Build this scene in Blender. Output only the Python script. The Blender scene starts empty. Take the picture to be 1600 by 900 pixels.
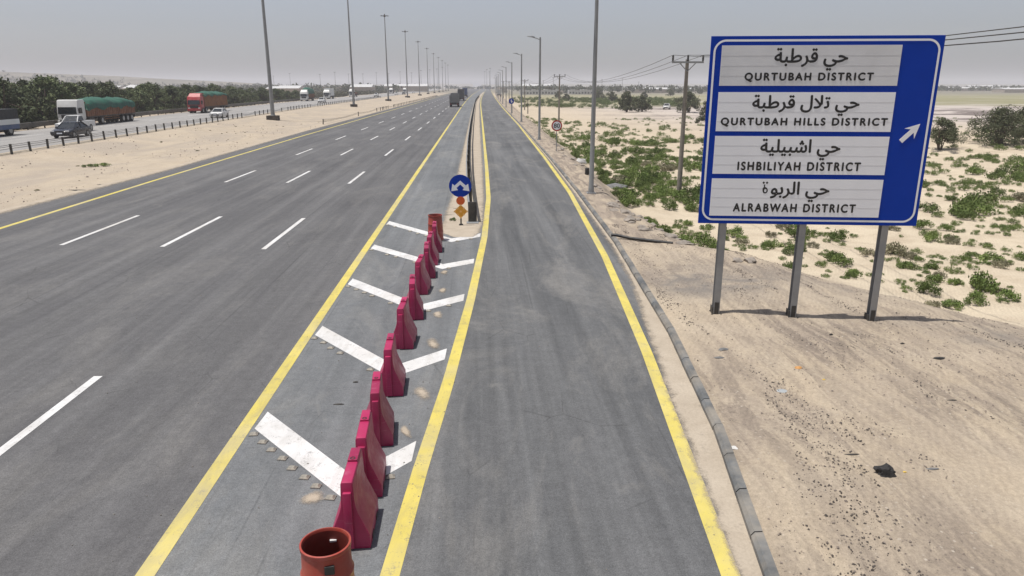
import bpy, bmesh, math, random
import numpy as np
from mathutils import Vector, Matrix, noise as mnoise

R = math.radians
PI = math.pi
random.seed(7)
rng = np.random.default_rng(7)
sc = bpy.context.scene
C = sc.collection

# ------------------------------------------------------------------ camera, sky, sun, exposure
CAM_H = 5.5
cam_d = bpy.data.cameras.new('camera')
cam_d.lens = 1112 / 1600 * 36
cam_d.sensor_width = 36
cam_d.clip_start = 0.1
cam_d.clip_end = 20000
cam = bpy.data.objects.new('camera', cam_d)
cam.location = (0, 0, CAM_H)
cam.rotation_euler = (PI / 2 - math.atan(315.5 / 1112), 0, -R(2.82))
C.objects.link(cam)
sc.camera = cam

SUN_EL = 75.0
SUN_DIR = Vector((-1.0, -0.10, 0)).normalized()          # horizontal direction TOWARDS the sun (shadows fall to the right)
world = bpy.data.worlds.new('World')
sc.world = world
world.use_nodes = True
wt = world.node_tree
bg = wt.nodes['Background']
sky = wt.nodes.new('ShaderNodeTexSky')
sky.sky_type = 'NISHITA'
sky.sun_disc = False
sky.sun_elevation = R(SUN_EL)
sky.sun_rotation = math.atan2(SUN_DIR.x, SUN_DIR.y)
sky.air_density = 1.0
sky.dust_density = 1.8
sky.ozone_density = 1.0
hsv = wt.nodes.new('ShaderNodeHueSaturation')            # dusty, almost colourless sky
hsv.inputs['Saturation'].default_value = 0.40
hsv.inputs['Value'].default_value = 1.0
wt.links.new(sky.outputs[0], hsv.inputs['Color'])
tint = wt.nodes.new('ShaderNodeMix'); tint.data_type = 'RGBA'; tint.blend_type = 'MULTIPLY'
tint.inputs[0].default_value = 1.0
tint.inputs[7].default_value = (.965, .985, 1.07, 1)       # cool dust haze overhead
wt.links.new(hsv.outputs[0], tint.inputs[6])
wt.links.new(tint.outputs[2], bg.inputs['Color'])
bg.inputs['Strength'].default_value = 0.085

sun_d = bpy.data.lights.new('sun', 'SUN')
sun_d.energy = 4.25
sun_d.angle = R(0.6)
sun_d.color = (1.0, 0.955, 0.89)
sun = bpy.data.objects.new('sun', sun_d)
to_sun = Vector((SUN_DIR.x * math.cos(R(SUN_EL)), SUN_DIR.y * math.cos(R(SUN_EL)), math.sin(R(SUN_EL))))
sun.rotation_euler = to_sun.to_track_quat('Z', 'Y').to_euler()
C.objects.link(sun)

sc.view_settings.view_transform = 'Standard'
sc.view_settings.look = 'None'
sc.view_settings.exposure = 0.2
sc.view_settings.gamma = 1
sc.render.engine = 'CYCLES'
sc.cycles.use_denoising = True
sc.cycles.max_bounces = 6
sc.cycles.volume_bounces = 1
sc.cycles.use_adaptive_sampling = False

# ------------------------------------------------------------------ helpers
def lerp_table(tab):
    xs = [t[0] for t in tab]; ys = [t[1] for t in tab]
    return lambda v: float(np.interp(v, xs, ys))

class MB:
    """collects shapes, then links them as ONE mesh object"""
    def __init__(s): s.bm = bmesh.new()
    def box(s, x, y, z, sx, sy, sz, bev=0, mat=None, taper=1.0):
        """box centred on x, y with its bottom at z"""
        r = bmesh.ops.create_cube(s.bm, size=1)
        vs = r['verts']
        for v in vs:
            t = taper if v.co.z > 0 else 1.0
            v.co = Vector((v.co.x * sx * t, v.co.y * sy * t, (v.co.z + .5) * sz))
        if mat is not None:
            for v in vs: v.co = mat @ v.co
        for v in vs: v.co += Vector((x, y, z))
        if bev:
            es = list({e for v in vs for e in v.link_edges})
            bmesh.ops.bevel(s.bm, geom=es, offset=bev, segments=2, profile=.6, affect='EDGES')
        return s
    def face(s, pts):
        return s.bm.faces.new([s.bm.verts.new(p) for p in pts])
    def prism(s, prof, a0, a1, axis='x', bev=0):
        """polygon (u,v) extruded along an axis: x -> (y,z), y -> (x,z), z -> (x,y)"""
        def P(u, v, a):
            return {'x': (a, u, v), 'y': (u, a, v), 'z': (u, v, a)}[axis]
        A = [s.bm.verts.new(P(u, v, a0)) for u, v in prof]
        B = [s.bm.verts.new(P(u, v, a1)) for u, v in prof]
        n = len(prof); fs = [s.bm.faces.new(A[::-1]), s.bm.faces.new(B)]
        for i in range(n): fs.append(s.bm.faces.new((A[i], A[(i+1) % n], B[(i+1) % n], B[i])))
        bmesh.ops.recalc_face_normals(s.bm, faces=fs)
        if bev:
            es = list({e for f in fs for e in f.edges})
            bmesh.ops.bevel(s.bm, geom=es, offset=bev, segments=2, profile=.6, affect='EDGES')
        return s
    def loft(s, rings, cap=True):
        vr = [[s.bm.verts.new(p) for p in r] for r in rings]
        n = len(vr[0])
        fs = []
        for a, b in zip(vr[:-1], vr[1:]):
            for i in range(n): fs.append(s.bm.faces.new((a[i], a[(i+1) % n], b[(i+1) % n], b[i])))
        if cap:
            fs.append(s.bm.faces.new(vr[0][::-1])); fs.append(s.bm.faces.new(vr[-1]))
        bmesh.ops.recalc_face_normals(s.bm, faces=fs)
        return s
    def tube(s, pts, r, n=6, cap=True):
        pts = [Vector(p) for p in pts]
        rs = r if isinstance(r, (list, tuple)) else [r] * len(pts)
        rings = []
        for i, p in enumerate(pts):
            d = (pts[min(i+1, len(pts)-1)] - pts[max(i-1, 0)]).normalized()
            a = d.cross(Vector((0, 0, 1)))
            if a.length < .05: a = d.cross(Vector((0, 1, 0)))
            a.normalize(); b = d.cross(a)
            rings.append([p + (a * math.cos(2*PI*k/n) + b * math.sin(2*PI*k/n)) * rs[i] for k in range(n)])
        return s.loft(rings, cap)
    def lathe(s, prof, x=0, y=0, z=0, n=24, cap=True):
        rings = [[(x + r*math.cos(2*PI*k/n), y + r*math.sin(2*PI*k/n), z + h) for k in range(n)] for r, h in prof]
        return s.loft(rings, cap)
    def disc(s, x, y, z, r, t, n=28, axis='y'):
        prof = [(x + r*math.cos(2*PI*k/n), z + r*math.sin(2*PI*k/n)) for k in range(n)]
        return s.prism(prof, y - t/2, y + t/2, 'y')
    def wheel(s, x, y, r, w, n=18):
        prof = [(y + r*math.cos(2*PI*k/n), r + r*math.sin(2*PI*k/n)) for k in range(n)]
        return s.prism(prof, x - w/2, x + w/2, 'x')
    def build(s, name, mat, parent=None, smooth=None):
        me = bpy.data.meshes.new(name)
        s.bm.to_mesh(me); s.bm.free()
        if mat: me.materials.append(mat)
        if smooth is not None:
            for p in me.polygons: p.use_smooth = True
            me.set_sharp_from_angle(angle=R(smooth))
        o = bpy.data.objects.new(name, me); C.objects.link(o)
        if parent: o.parent = parent
        return o

def arrays(name, verts, faces, mat, parent=None, smooth=False):
    me = bpy.data.meshes.new(name)
    me.from_pydata([tuple(v) for v in verts], [], [tuple(f) for f in faces])
    if mat: me.materials.append(mat)
    if smooth:
        for p in me.polygons: p.use_smooth = True
    o = bpy.data.objects.new(name, me); C.objects.link(o)
    if parent: o.parent = parent
    return o

def tag(o, label=None, cat=None, group=None, kind=None):
    if label: o['label'] = label
    if cat: o['category'] = cat
    if group: o['group'] = group
    if kind: o['kind'] = kind
    return o

def thing(name, label, cat, loc=(0, 0, 0), rz=0, group=None):
    o = bpy.data.objects.new(name, None); C.objects.link(o)
    o.empty_display_size = .2
    o.location = loc; o.rotation_euler = (0, 0, rz)
    return tag(o, label, cat, group)

def kids(o): return [c for c in C.objects if c.parent == o]

def dup(root, loc, rz=0, label=None, scale=None, group=None):
    """copy of a thing with copies of its parts and sub-parts"""
    r = root.copy(); C.objects.link(r)
    r.location = loc; r.rotation_euler = (0, 0, rz)
    if scale: r.scale = scale if isinstance(scale, tuple) else (scale,) * 3
    if label: r['label'] = label
    if group: r['group'] = group
    for ch in root.children:
        c = ch.copy(); C.objects.link(c); c.parent = r
        for g in ch.children:
            d = g.copy(); C.objects.link(d); d.parent = c
    return r

# ------------------------------------------------------------------ materials
class NT:
    def __init__(s, name):
        s.m = bpy.data.materials.new(name); s.m.use_nodes = True
        s.t = s.m.node_tree; s.b = s.t.nodes['Principled BSDF']
        s.tc = s.t.nodes.new('ShaderNodeTexCoord')
    def n(s, typ, **kw):
        nd = s.t.nodes.new(typ)
        for k, v in kw.items(): setattr(nd, k, v)
        return nd
    def set(s, sock, v):
        if hasattr(v, 'links'): s.t.links.new(v, sock)
        elif isinstance(v, (tuple, list)) and len(v) == 3 and sock.type == 'RGBA': sock.default_value = (*v, 1)
        else: sock.default_value = v
    def mapping(s, scale=(1, 1, 1), src='Object', rot=(0, 0, 0)):
        mp = s.n('ShaderNodeMapping'); s.t.links.new(s.tc.outputs[src], mp.inputs[0])
        mp.inputs['Scale'].default_value = scale; mp.inputs['Rotation'].default_value = rot
        return mp.outputs[0]
    def noise(s, scale, detail=4, rough=.55, vec=None, dist=0):
        nd = s.n('ShaderNodeTexNoise')
        s.t.links.new(vec if vec is not None else s.tc.outputs['Object'], nd.inputs['Vector'])
        nd.inputs['Scale'].default_value = scale; nd.inputs['Detail'].default_value = detail
        nd.inputs['Roughness'].default_value = rough; nd.inputs['Distortion'].default_value = dist
        return nd.outputs['Fac']
    def vor(s, scale, vec=None, feature='F1', out='Distance'):
        nd = s.n('ShaderNodeTexVoronoi', feature=feature)
        s.t.links.new(vec if vec is not None else s.tc.outputs['Object'], nd.inputs['Vector'])
        nd.inputs['Scale'].default_value = scale
        return nd.outputs[out]
    def ramp(s, fac, lo, hi, a=0., b=1.):
        nd = s.n('ShaderNodeMapRange'); nd.clamp = True
        s.set(nd.inputs[0], fac); nd.inputs[1].default_value = lo; nd.inputs[2].default_value = hi
        nd.inputs[3].default_value = a; nd.inputs[4].default_value = b
        return nd.outputs[0]
    def math(s, op, a, b=0.):
        nd = s.n('ShaderNodeMath', operation=op); s.set(nd.inputs[0], a); s.set(nd.inputs[1], b)
        return nd.outputs[0]
    def mix(s, fac, a, b, mode='MIX'):
        nd = s.n('ShaderNodeMix', data_type='RGBA', blend_type=mode)
        s.set(nd.inputs[0], fac); s.set(nd.inputs[6], a); s.set(nd.inputs[7], b)
        return nd.outputs[2]
    def scalec(s, col, fac):
        """colour times a scalar"""
        nd = s.n('ShaderNodeVectorMath', operation='SCALE')
        s.set(nd.inputs[0], col); s.set(nd.inputs['Scale'], fac)
        return nd.outputs[0]
    def bump(s, h, strength=.3, dist=.02):
        nd = s.n('ShaderNodeBump'); s.set(nd.inputs['Height'], h)
        nd.inputs['Strength'].default_value = strength; nd.inputs['Distance'].default_value = dist
        s.t.links.new(nd.outputs[0], s.b.inputs['Normal'])
    def done(s, col, rough=.6, metal=0., spec=.5):
        s.set(s.b.inputs['Base Color'], col); s.set(s.b.inputs['Roughness'], rough)
        s.b.inputs['Metallic'].default_value = metal; s.b.inputs['Specular IOR Level'].default_value = spec
        return s.m
    def xyz(s):
        nd = s.n('ShaderNodeSeparateXYZ'); s.t.links.new(s.tc.outputs['Object'], nd.inputs[0])
        return nd.outputs

def M(name, col, rough=.55, metal=0., var=.12, scale=6, bump=0., dirt=None, dirt_amt=.4, spec=.5, rnd=0., scuff=None):
    """painted / bare surface with uneven tone, optional dust patches"""
    n = NT(name)
    f = n.ramp(n.noise(scale, 5, .6), .3, .7, 1 - var, 1 + var)
    c = n.n('ShaderNodeRGB'); c.outputs[0].default_value = (*col, 1)
    c = n.scalec(c.outputs[0], f)
    if rnd:
        oi = n.n('ShaderNodeObjectInfo')
        c = n.scalec(c, n.ramp(oi.outputs['Random'], 0, 1, 1 - rnd, 1 + rnd))
    if dirt: c = n.mix(n.ramp(n.noise(scale * .45, 6, .65), .42, .75, 0, dirt_amt), c, dirt)
    if scuff:
        oi2 = n.n('ShaderNodeObjectInfo')
        off_ = n.n('ShaderNodeVectorMath', operation='ADD'); n.t.links.new(n.mapping((2, 3.5, 26)), off_.inputs[0])
        n.t.links.new(oi2.outputs['Location'], off_.inputs[1])
        c = n.mix(n.ramp(n.noise(1, 4, .7, off_.outputs[0]), .60, .70, 0, .55), c, scuff)
        c = n.mix(n.ramp(n.noise(1, 5, .7, n.mapping((7, 7, 7))), .58, .75, 0, .35), c, tuple(q * .6 for q in col))
    if bump: n.bump(n.noise(scale * 9, 4), bump, .01)
    return n.done(c, n.ramp(n.noise(scale * 1.7, 4), .3, .7, max(rough - .1, .02), min(rough + .12, 1)), metal, spec)

def asphalt(name, dark, light, dust, dust_amt, streak_x=.9, streak_y=.035, seed=0):
    n = NT(name)
    v = n.mapping((1, 1, 1))
    st = n.noise(1, 5, .62, n.mapping((streak_x, streak_y, 1)))            # wheel tracks, drawn out along the road
    st2 = n.noise(1, 4, .6, n.mapping((5.0, .12, 1)))
    pat = n.noise(.13, 5, .6, v, .6)
    grain = n.noise(55, 3, .8, v)
    agg = n.vor(70, v)
    g2 = n.noise(20, 5, .75, v); g3 = n.noise(4.5, 6, .7, v, .3)
    t = n.math('ADD', n.math('MULTIPLY', st, .55), n.math('ADD', n.math('MULTIPLY', st2, .2), n.math('MULTIPLY', pat, .25)))
    c = n.mix(n.ramp(t, .38, .62), dark, light)
    tr = n.noise(1, 3, .6, n.mapping((1.9, .012, 1)))
    c = n.scalec(c, n.ramp(tr, .35, .65, .87, 1.09))                         # dark tyre lanes
    skid = n.noise(1, 2, .5, n.mapping((9.0, .07, 1)))
    c = n.scalec(c, n.ramp(skid, .66, .72, 1.0, .80))                        # thin rubber streaks
    crack = n.vor(.55, n.mapping((1, .6, 1)), 'DISTANCE_TO_EDGE')
    c = n.scalec(c, n.math('SUBTRACT', 1.0, n.math('MULTIPLY', n.ramp(crack, .0, .008, .30, 0), n.ramp(n.noise(.5, 3), .52, .6))))
    blot = n.noise(1, 6, .7, n.mapping((.5, .16, 1)), .8)
    c = n.mix(n.ramp(blot, .5, .78, 0, dust_amt), c, dust)                   # blown sand dusting
    c = n.scalec(c, n.ramp(grain, .28, .72, .62, 1.38))
    c = n.scalec(c, n.ramp(g2, .28, .72, .78, 1.22))
    c = n.scalec(c, n.ramp(g3, .3, .7, .87, 1.13))
    sm = n.noise(1, 7, .72, n.mapping((.7, .33, 1)), 1.4)
    c = n.mix(n.ramp(sm, .60, .74, 0, .38), c, dust)
    c = n.mix(n.ramp(agg, 0, .16, .35, 0), c, (.30, .29, .28))               # pale aggregate
    spot = n.noise(1.4, 3, .75, v)
    c = n.mix(n.ramp(spot, .70, .76, 0, .5), c, tuple(.5 * d for d in dark))  # oil spots
    n.bump(n.math('ADD', n.math('MULTIPLY', grain, .6), agg), .35, .008)
    return n.done(c, n.ramp(st, .3, .7, .72, .9), 0, .3)

def paint(name, col, under, wear=.5, dust=(.36, .33, .28)):
    n = NT(name)
    w = n.noise(5, 6, .72); w2 = n.noise(42, 3, .7)
    worn = n.ramp(n.math('ADD', n.math('MULTIPLY', w, .6), n.math('MULTIPLY', w2, .4)), .54, .64, 0, wear)
    grime = n.noise(1, 6, .7, n.mapping((2.2, .5, 1)), .8)
    c = n.scalec(n.mix(0, col, col), n.ramp(n.noise(1.1, 4), .3, .7, .86, 1.06))
    c = n.mix(worn, c, under)
    c = n.mix(n.ramp(grime, .48, .72, 0, .42), c, tuple(.55 * q for q in dust))
    c = n.mix(n.ramp(n.noise(.35, 5, .65), .46, .7, 0, .5), c, dust)
    n.bump(w2, .25, .004)
    return n.done(c, .75, 0, .3)

m_asph_main = asphalt('asphalt_main', (.072, .071, .074), (.122, .121, .123), (.185, .178, .168), .5)
m_asph_gore = asphalt('asphalt_gore', (.100, .106, .112), (.156, .162, .168), (.235, .23, .215), .65, .5, .09)
m_asph_ramp = asphalt('asphalt_ramp', (.066, .068, .071), (.136, .138, .141), (.225, .215, .20), .75, .8, .05)
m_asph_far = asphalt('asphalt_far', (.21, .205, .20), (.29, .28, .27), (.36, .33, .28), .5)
m_white = paint('white_road_paint', (.60, .60, .60), (.16, .16, .16), .8)
m_yellow = paint('yellow_road_paint', (.545, .455, .11), (.17, .16, .13), .75)
m_concrete = M('kerb_concrete', (.10, .105, .108), .85, var=.4, scale=2.2, bump=.4, dirt=(.33, .29, .235), dirt_amt=.8)
m_galv = M('galvanised_steel', (.27, .28, .29), .5, .35, var=.12, scale=2.5, dirt=(.36, .32, .26), dirt_amt=.25)
m_pole = M('pole_steel', (.25, .255, .255), .55, .3, var=.08, scale=1.5)
m_dark_steel = M('dark_steel', (.045, .043, .04), .6, .3, var=.2, scale=5, dirt=(.22, .19, .15), dirt_amt=.3)
m_black = M('black_plastic', (.012, .012, .013), .55, var=.25, scale=8, dirt=(.12, .11, .09), dirt_amt=.3)
m_rubber = M('rubber', (.014, .014, .014), .8, var=.2, scale=10, dirt=(.16, .14, .11), dirt_amt=.4)
m_glass = M('vehicle_glass', (.012, .016, .018), .08, var=.1, scale=2, spec=.7)
m_lamp_glass = M('headlight_glass', (.6, .6, .58), .15, var=.05)
m_red_lens = M('tail_lens', (.35, .01, .01), .2, var=.05)
m_chrome = M('chrome_trim', (.5, .5, .5), .2, .9, var=.05)
m_block = M('mast_block_concrete', (.030, .024, .021), .9, var=.4, scale=1.2, bump=.4, dirt=(.25, .21, .16), dirt_amt=.35)
m_crimson = M('crimson_plastic', (.31, .011, .070), .42, var=.10, scale=5, dirt=(.36, .12, .17), dirt_amt=.16, rnd=.22, scuff=(.40, .10, .17))
m_drum = M('drum_plastic', (.285, .036, .022), .42, var=.12, scale=6, dirt=(.4, .22, .16), dirt_amt=.22)
m_drum_in = M('drum_inside', (.16, .022, .015), .6, var=.15, scale=6)
m_sign_blue = M('sign_blue_film', (.005, .040, .34), .55, var=.06, scale=1.2, spec=.08)
m_sign_white = M('sign_white_film', (.80, .815, .845), .45, var=.03, scale=1.5)
m_sign_grey = M('sign_dull_reflection_film', (.63, .64, .655), .5, var=.06, scale=1.5)  # top plate's weaker reflection put into a greyer film colour
m_letter = M('sign_black_letters', (.014, .013, .013), .5, var=.1)
m_sign_back = M('sign_back_alu', (.32, .33, .34), .5, .5)
m_orange = M('orange_film', (.62, .10, .012), .4, var=.1, scale=9)
m_amber = M('amber_film', (.66, .30, .015), .4, var=.08, scale=9)
m_amber_dot = M('amber_reflector', (.75, .45, .16), .3, var=.05)
m_red_sign = M('red_sign_film', (.42, .018, .018), .4, var=.05)
m_sand_patch = None

# ------------------------------------------------------------------ measured lines of the place (x as a function of the distance y)
KERB = lerp_table([(-20, 1.2), (0, 2.25), (6.9, 3.26), (10.4, 3.84), (15.4, 4.36), (25.1, 4.95), (38, 5.34), (55, 5.70), (107, 6.45), (200, 7.4), (321, 9.1), (500, 12), (1500, 30)])
RAMP_R = lerp_table([(-20, 1.0), (0, 2.1), (6.94, 2.9), (9.2, 3.12), (14.2, 3.6), (23.2, 4.27), (38, 4.98), (58, 5.45), (107, 6.24), (200, 7.15), (321, 8.82), (500, 11.7), (1500, 29.6)])
RAMP_L = lerp_table([(-20, -2.2), (0, -1.6), (7.1, -1.08), (9.4, -.91), (12.7, -.61), (18.2, -.21), (26.5, .26), (36.1, .58), (51, .70), (99, .92), (215, 1.41), (321, 2.3), (500, 5.0), (1500, 22)])
GORE_L = lerp_table([(-20, -3.93), (215, -3.95), (321, -3.6), (500, -2.2), (1500, 12)])
MAIN_L = lerp_table([(-20, -19.0), (29, -19.15), (44, -19.5), (83, -19.9), (426, -19.7), (1500, -12)])
ASPH_L = lerp_table([(-20, -22.3), (33, -21.9), (49, -21.5), (93, -22.1), (426, -22), (1500, -14.5)])
FAR_R = lerp_table([(-40, -32.0), (20, -34.2), (55, -35.5), (98, -37.3), (167, -40.3), (263, -41.6), (350, -43), (600, -45), (1500, -52)])
FAR_L = lerp_table([(-40, -45), (20, -47.5), (55, -49.4), (85, -51.4), (137, -55.6), (200, -58.4), (300, -61.5), (600, -65), (1500, -75)])
BERM = lerp_table([(-20, 24), (5, 19), (10, 16), (15, 13.0), (20, 10.0), (25, 7.6), (33, 6.75), (60, 7.7), (104, 8.5), (200, 10), (330, 12.5), (600, 18), (1500, 36)])

def sstep(a, b, v):
    t = np.clip((v - a) / (b - a), 0, 1); return t * t * (3 - 2 * t)

def vn(x, y, s, o=0.0):
    return mnoise.noise(Vector((x * s + o, y * s - o, o * .37)))

def ground_z(x, y):
    k = KERB(y)
    n1 = vn(x, y, .11, 3.1); n2 = vn(x, y, .45, 7.7); n3 = vn(x, y, 1.3, 1.3)
    if x >= k - .02:
        d = x - k
        z = .06 + .08 * n2 + .05 * n3 + .03 * vn(x, y, 3.1, 2.2) + .05 * abs(vn(x * .8 - y * .6, x * .6 + y * .8, .8, 6)) * float(sstep(.6, 1.6, d))
        e = BERM(y)
        w = 2.2 if y > 24 else 5.0
        drop = float(sstep(e - .4, e + w, x))
        z = z - drop * (1.35 + .1 * n1)
        z += .10 * n2 * drop
        far = float(sstep(60, 90, y))
        dune = math.exp(-((y - 84) / 16) ** 2) * float(sstep(22, 50, x)) * 1.1
        z += dune + drop * .35 * vn(x, y, .05, 5.5)
        z -= .05 * float(sstep(.5, 0, d))
        z *= 1.0 if d > 0 else 0
        if d < .05: z = min(z, .0)
        z -= .12 * float(sstep(7, 10.5, x)) * (1 - drop) * float(sstep(24, 18, y))
    else:
        a = ASPH_L(y)
        if x > a + .3: return -.06
        fr, fl = FAR_R(y), FAR_L(y)
        z = -.06 + .07 * float(sstep(a + .3, a - .6, x))
        up = float(sstep(a - 8, fr - .3, -0 + x) if False else np.clip((a - 6 - x) / max((a - 6) - (fr + .5), .1), 0, 1))
        z += .55 * up * up * (3 - 2 * up)
        z += (.10 * n1 + .05 * n2) * float(sstep(a, a - 3, x)) * (1 - .85 * float(sstep(fr + 3, fr, x)))
        if x < fr + .2: z = .54
        if x < fl - 2.0: z = .5 - .6 * float(sstep(fl - 2.0, fl - 6, x)) + .3 * n1
    # low dunes far left, faint rises on the horizon
    for hx, hy, wx, wy, hh in ((-1010, 1450, 240, 260, 27), (-760, 1700, 330, 260, 20), (-1400, 1600, 300, 300, 32), (300, 3800, 1600, 500, 17), (2600, 3900, 1300, 500, 16)):
        q = ((x - hx) / wx) ** 2 + ((y - hy) / wy) ** 2
        if q < 9: z += hh * math.exp(-q) * (1 + .3 * vn(x, y, .008, 2))
    return z

# ------------------------------------------------------------------ ground
def ramp_axis(a, b, step, grow):
    out = [a]; s = step
    sgn = 1 if b > a else -1
    while (b - out[-1]) * sgn > 0:
        out.append(out[-1] + sgn * s); s *= grow
    return out
xs = sorted(set([round(v, 3) for v in
     list(np.arange(2.4, 21, .25)) + list(np.arange(21, 66, .8)) + ramp_axis(66, 5000, 1.2, 1.13) +
     list(np.arange(-20.5, 2.4, 2.0)) + list(np.arange(-66, -20.5, .6)) + ramp_axis(-66, -5000, 1.0, 1.13)]))
ys = sorted(set([round(v, 3) for v in
     list(np.arange(-30, 3, 3.0)) + list(np.arange(3, 42, .25)) + list(np.arange(42, 130, .8)) + ramp_axis(130, 6000, 1.2, 1.045)]))
gv = []; gm = []
for y in ys:
    e = BERM(y)
    for x in xs:
        gv.append((x, y, ground_z(x, y)))
nx = len(xs)
gf = [(j*nx+i, j*nx+i+1, (j+1)*nx+i+1, (j+1)*nx+i) for j in range(len(ys)-1) for i in range(nx-1)]

def sand_material():
    n = NT('desert_sand')
    v = n.mapping((1, 1, 1))
    x, y, z = n.xyz()
    att = n.n('ShaderNodeVertexColor', layer_name='mask')
    sep = n.n('ShaderNodeSeparateColor'); n.t.links.new(att.outputs[0], sep.inputs[0])
    grav, grey, pale = sep.outputs
    big = n.noise(.05, 5, .6, v); mid = n.noise(.7, 6, .62, v, .4); fine = n.noise(16, 5, .72, v); grit = n.noise(70, 3, .8, v)
    c = n.mix(n.ramp(big, .3, .7), (.365, .30, .22), (.425, .355, .27))
    c = n.mix(n.ramp(mid, .38, .68, 0, .6), c, (.45, .385, .30))
    # stony shoulder fill: grey-pink grit in drawn-out patches
    patch = n.noise(1, 6, .68, n.mapping((.9, .42, 1), rot=(0, 0, R(35))), 1.2)
    g = n.math('MULTIPLY', grav, n.ramp(patch, .38, .60))
    c = n.mix(n.math('MULTIPLY', g, .9), c, (.285, .238, .195))
    # wheel-drawn streaks of grit, running along the road
    strk = n.noise(1, 7, .70, n.mapping((2.6, .36, 1), rot=(0, 0, R(7))), .9)
    fineg = n.noise(9, 6, .78, v)
    lay_ = n.math('ADD', n.math('MULTIPLY', strk, .75), n.math('MULTIPLY', fineg, .25))
    gm = n.math('MULTIPLY', grav, n.ramp(lay_, .455, .56, 0, .95))
    c = n.mix(gm, c, (.205, .170, .140))
    for sc_, lo, hi, col in ((6.5, .53, .60, (.085, .072, .064)), (11, .49, .57, (.10, .085, .074)), (18, .46, .55, (.115, .097, .085)), (9, .44, .52, (.50, .45, .38))):
        dots = n.math('MULTIPLY', n.ramp(n.vor(sc_, v), .13, .22, 1, 0), n.ramp(n.noise(sc_ * .5, 2, .6, v), .47, .55))
        c = n.mix(n.math('MULTIPLY', n.math('MULTIPLY', dots, grav), n.ramp(lay_, lo, hi, .03, .95)), c, col)
    c = n.mix(n.math('MULTIPLY', grey, n.ramp(n.noise(.8, 6, .65, v, .8), .35, .62)), c, (.20, .18, .16))
    c = n.mix(n.math('MULTIPLY', pale, n.ramp(mid, .25, .6)), c, (.50, .43, .325))
    # soft and crusted areas on the median
    left = n.ramp(x, -19, -24)
    c = n.mix(n.math('MULTIPLY', left, n.ramp(n.noise(1, 6, .65, n.mapping((.22, .10, 1)), 1.0), .42, .62, .15, .75)), c, (.31, .268, .225))
    trk = n.noise(1, 4, .6, n.mapping((3.2, .07, 1), rot=(0, 0, R(-6))), .5)
    c = n.mix(n.math('MULTIPLY', left, n.ramp(trk, .60, .68, 0, .35)), c, (.27, .225, .18))
    # salt flat and stubble beyond the field
    sx = n.noise(1, 6, .7, n.mapping((.014, .06, 1)), 1.0)
    salt = n.math('MULTIPLY', n.ramp(y, 105, 150), n.ramp(x, 20, 60))
    c = n.mix(n.math('MULTIPLY', salt, .75), c, (.42, .38, .365))
    c = n.mix(n.math('MULTIPLY', salt, n.ramp(sx, .50, .57)), c, (.15, .125, .115))
    c = n.mix(n.math('MULTIPLY', salt, n.ramp(sx, .42, .34)), c, (.50, .46, .43))
    gb = n.math('MULTIPLY', n.math('MULTIPLY', n.ramp(y, 230, 280), n.ramp(x, 14, 30)), n.ramp(sx, .36, .52, .35, .95))
    c = n.mix(gb, c, (.215, .205, .11))
    c = n.mix(n.math('MULTIPLY', n.ramp(y, 480, 700), n.ramp(n.noise(1, 5, .6, n.mapping((.004, .015, 1))), .40, .6, .7, 1)), c, (.185, .17, .14))
    hl = n.math('MULTIPLY', n.ramp(x, -280, -480), n.ramp(y, 700, 1000))
    c = n.mix(n.math('MULTIPLY', hl, n.ramp(n.noise(1, 6, .6, n.mapping((.006, .012, 1)), .8), .56, .48, .1, .9)), c, (.105, .098, .075))
    c = n.scalec(c, n.ramp(fine, .25, .75, .80, 1.20))
    c = n.scalec(c, n.ramp(grit, .25, .75, .80, 1.20))
    wv = n.n('ShaderNodeTexWave'); n.t.links.new(n.mapping((1, 1, 1), rot=(0, 0, R(28))), wv.inputs[0])
    wv.inputs['Scale'].default_value = 2.6; wv.inputs['Distortion'].default_value = 5; wv.inputs['Detail'].default_value = 3; wv.inputs['Detail Scale'].default_value = .7
    h = n.math('ADD', n.math('MULTIPLY', fine, .5), n.math('ADD', n.math('MULTIPLY', mid, 1.2), n.math('MULTIPLY', wv.outputs['Fac'], .16)))
    h = n.math('ADD', h, n.math('MULTIPLY', grit, n.ramp(grav, 0, 1, .1, .4)))
    n.bump(h, .75, .06)
    return n.done(c, .95, 0, .15)
m_sand = sand_material()
ground = arrays('ground', gv, gf, m_sand, smooth=True)
tag(ground, kind='structure')
ca = ground.data.color_attributes.new('mask', 'FLOAT_COLOR', 'POINT')
cols = np.zeros((len(gv), 4), dtype=np.float32); cols[:, 3] = 1
for i, (x, y, z) in enumerate(gv):
    k = KERB(y); e = BERM(y)
    if x > k and y < 400:
        d = x - k
        on = float(sstep(e + 2.5, e - .3, x))
        cols[i, 0] = on * (.55 + .6 * vn(x, y, .35, 4)) if y < 30 else on * .95
        # smooth blown sand in the near right corner
        cols[i, 0] *= 1 - .95 * float(sstep(0, 1, (x - (4.7 + (y - 5) * .42)) / 1.8)) * float(sstep(11.5 + vn(x, 0, .5, 3) * 1.5, 7.5, y))
        # wheel ruts and spilled asphalt behind the big sign
        t = math.exp(-((y - 20.3 + (x - 7) * .28) / 1.5) ** 2) * float(sstep(5.6, 6.6, x)) * float(sstep(15, 11, x))
        t2 = math.exp(-(((x - 6.7) / 1.7) ** 2 + ((y - 19.3) / 1.2) ** 2)) * 1.7
        t3 = math.exp(-((y - 15.2 + (x - 11) * .22) / 1.0) ** 2) * float(sstep(9.5, 11.5, x)) * .7
        cols[i, 1] = min(max(t * .6, t2, t3), 1)
        cols[i, 2] = float(sstep(e + 1, e + 4, x)) * .9 * (1 if y < 75 else .4)
    elif x < ASPH_L(y):
        cols[i, 0] = .15; cols[i, 2] = .25
ca.data.foreach_set('color', cols.ravel())

def Z(x, y): return ground_z(x, y)

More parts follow.
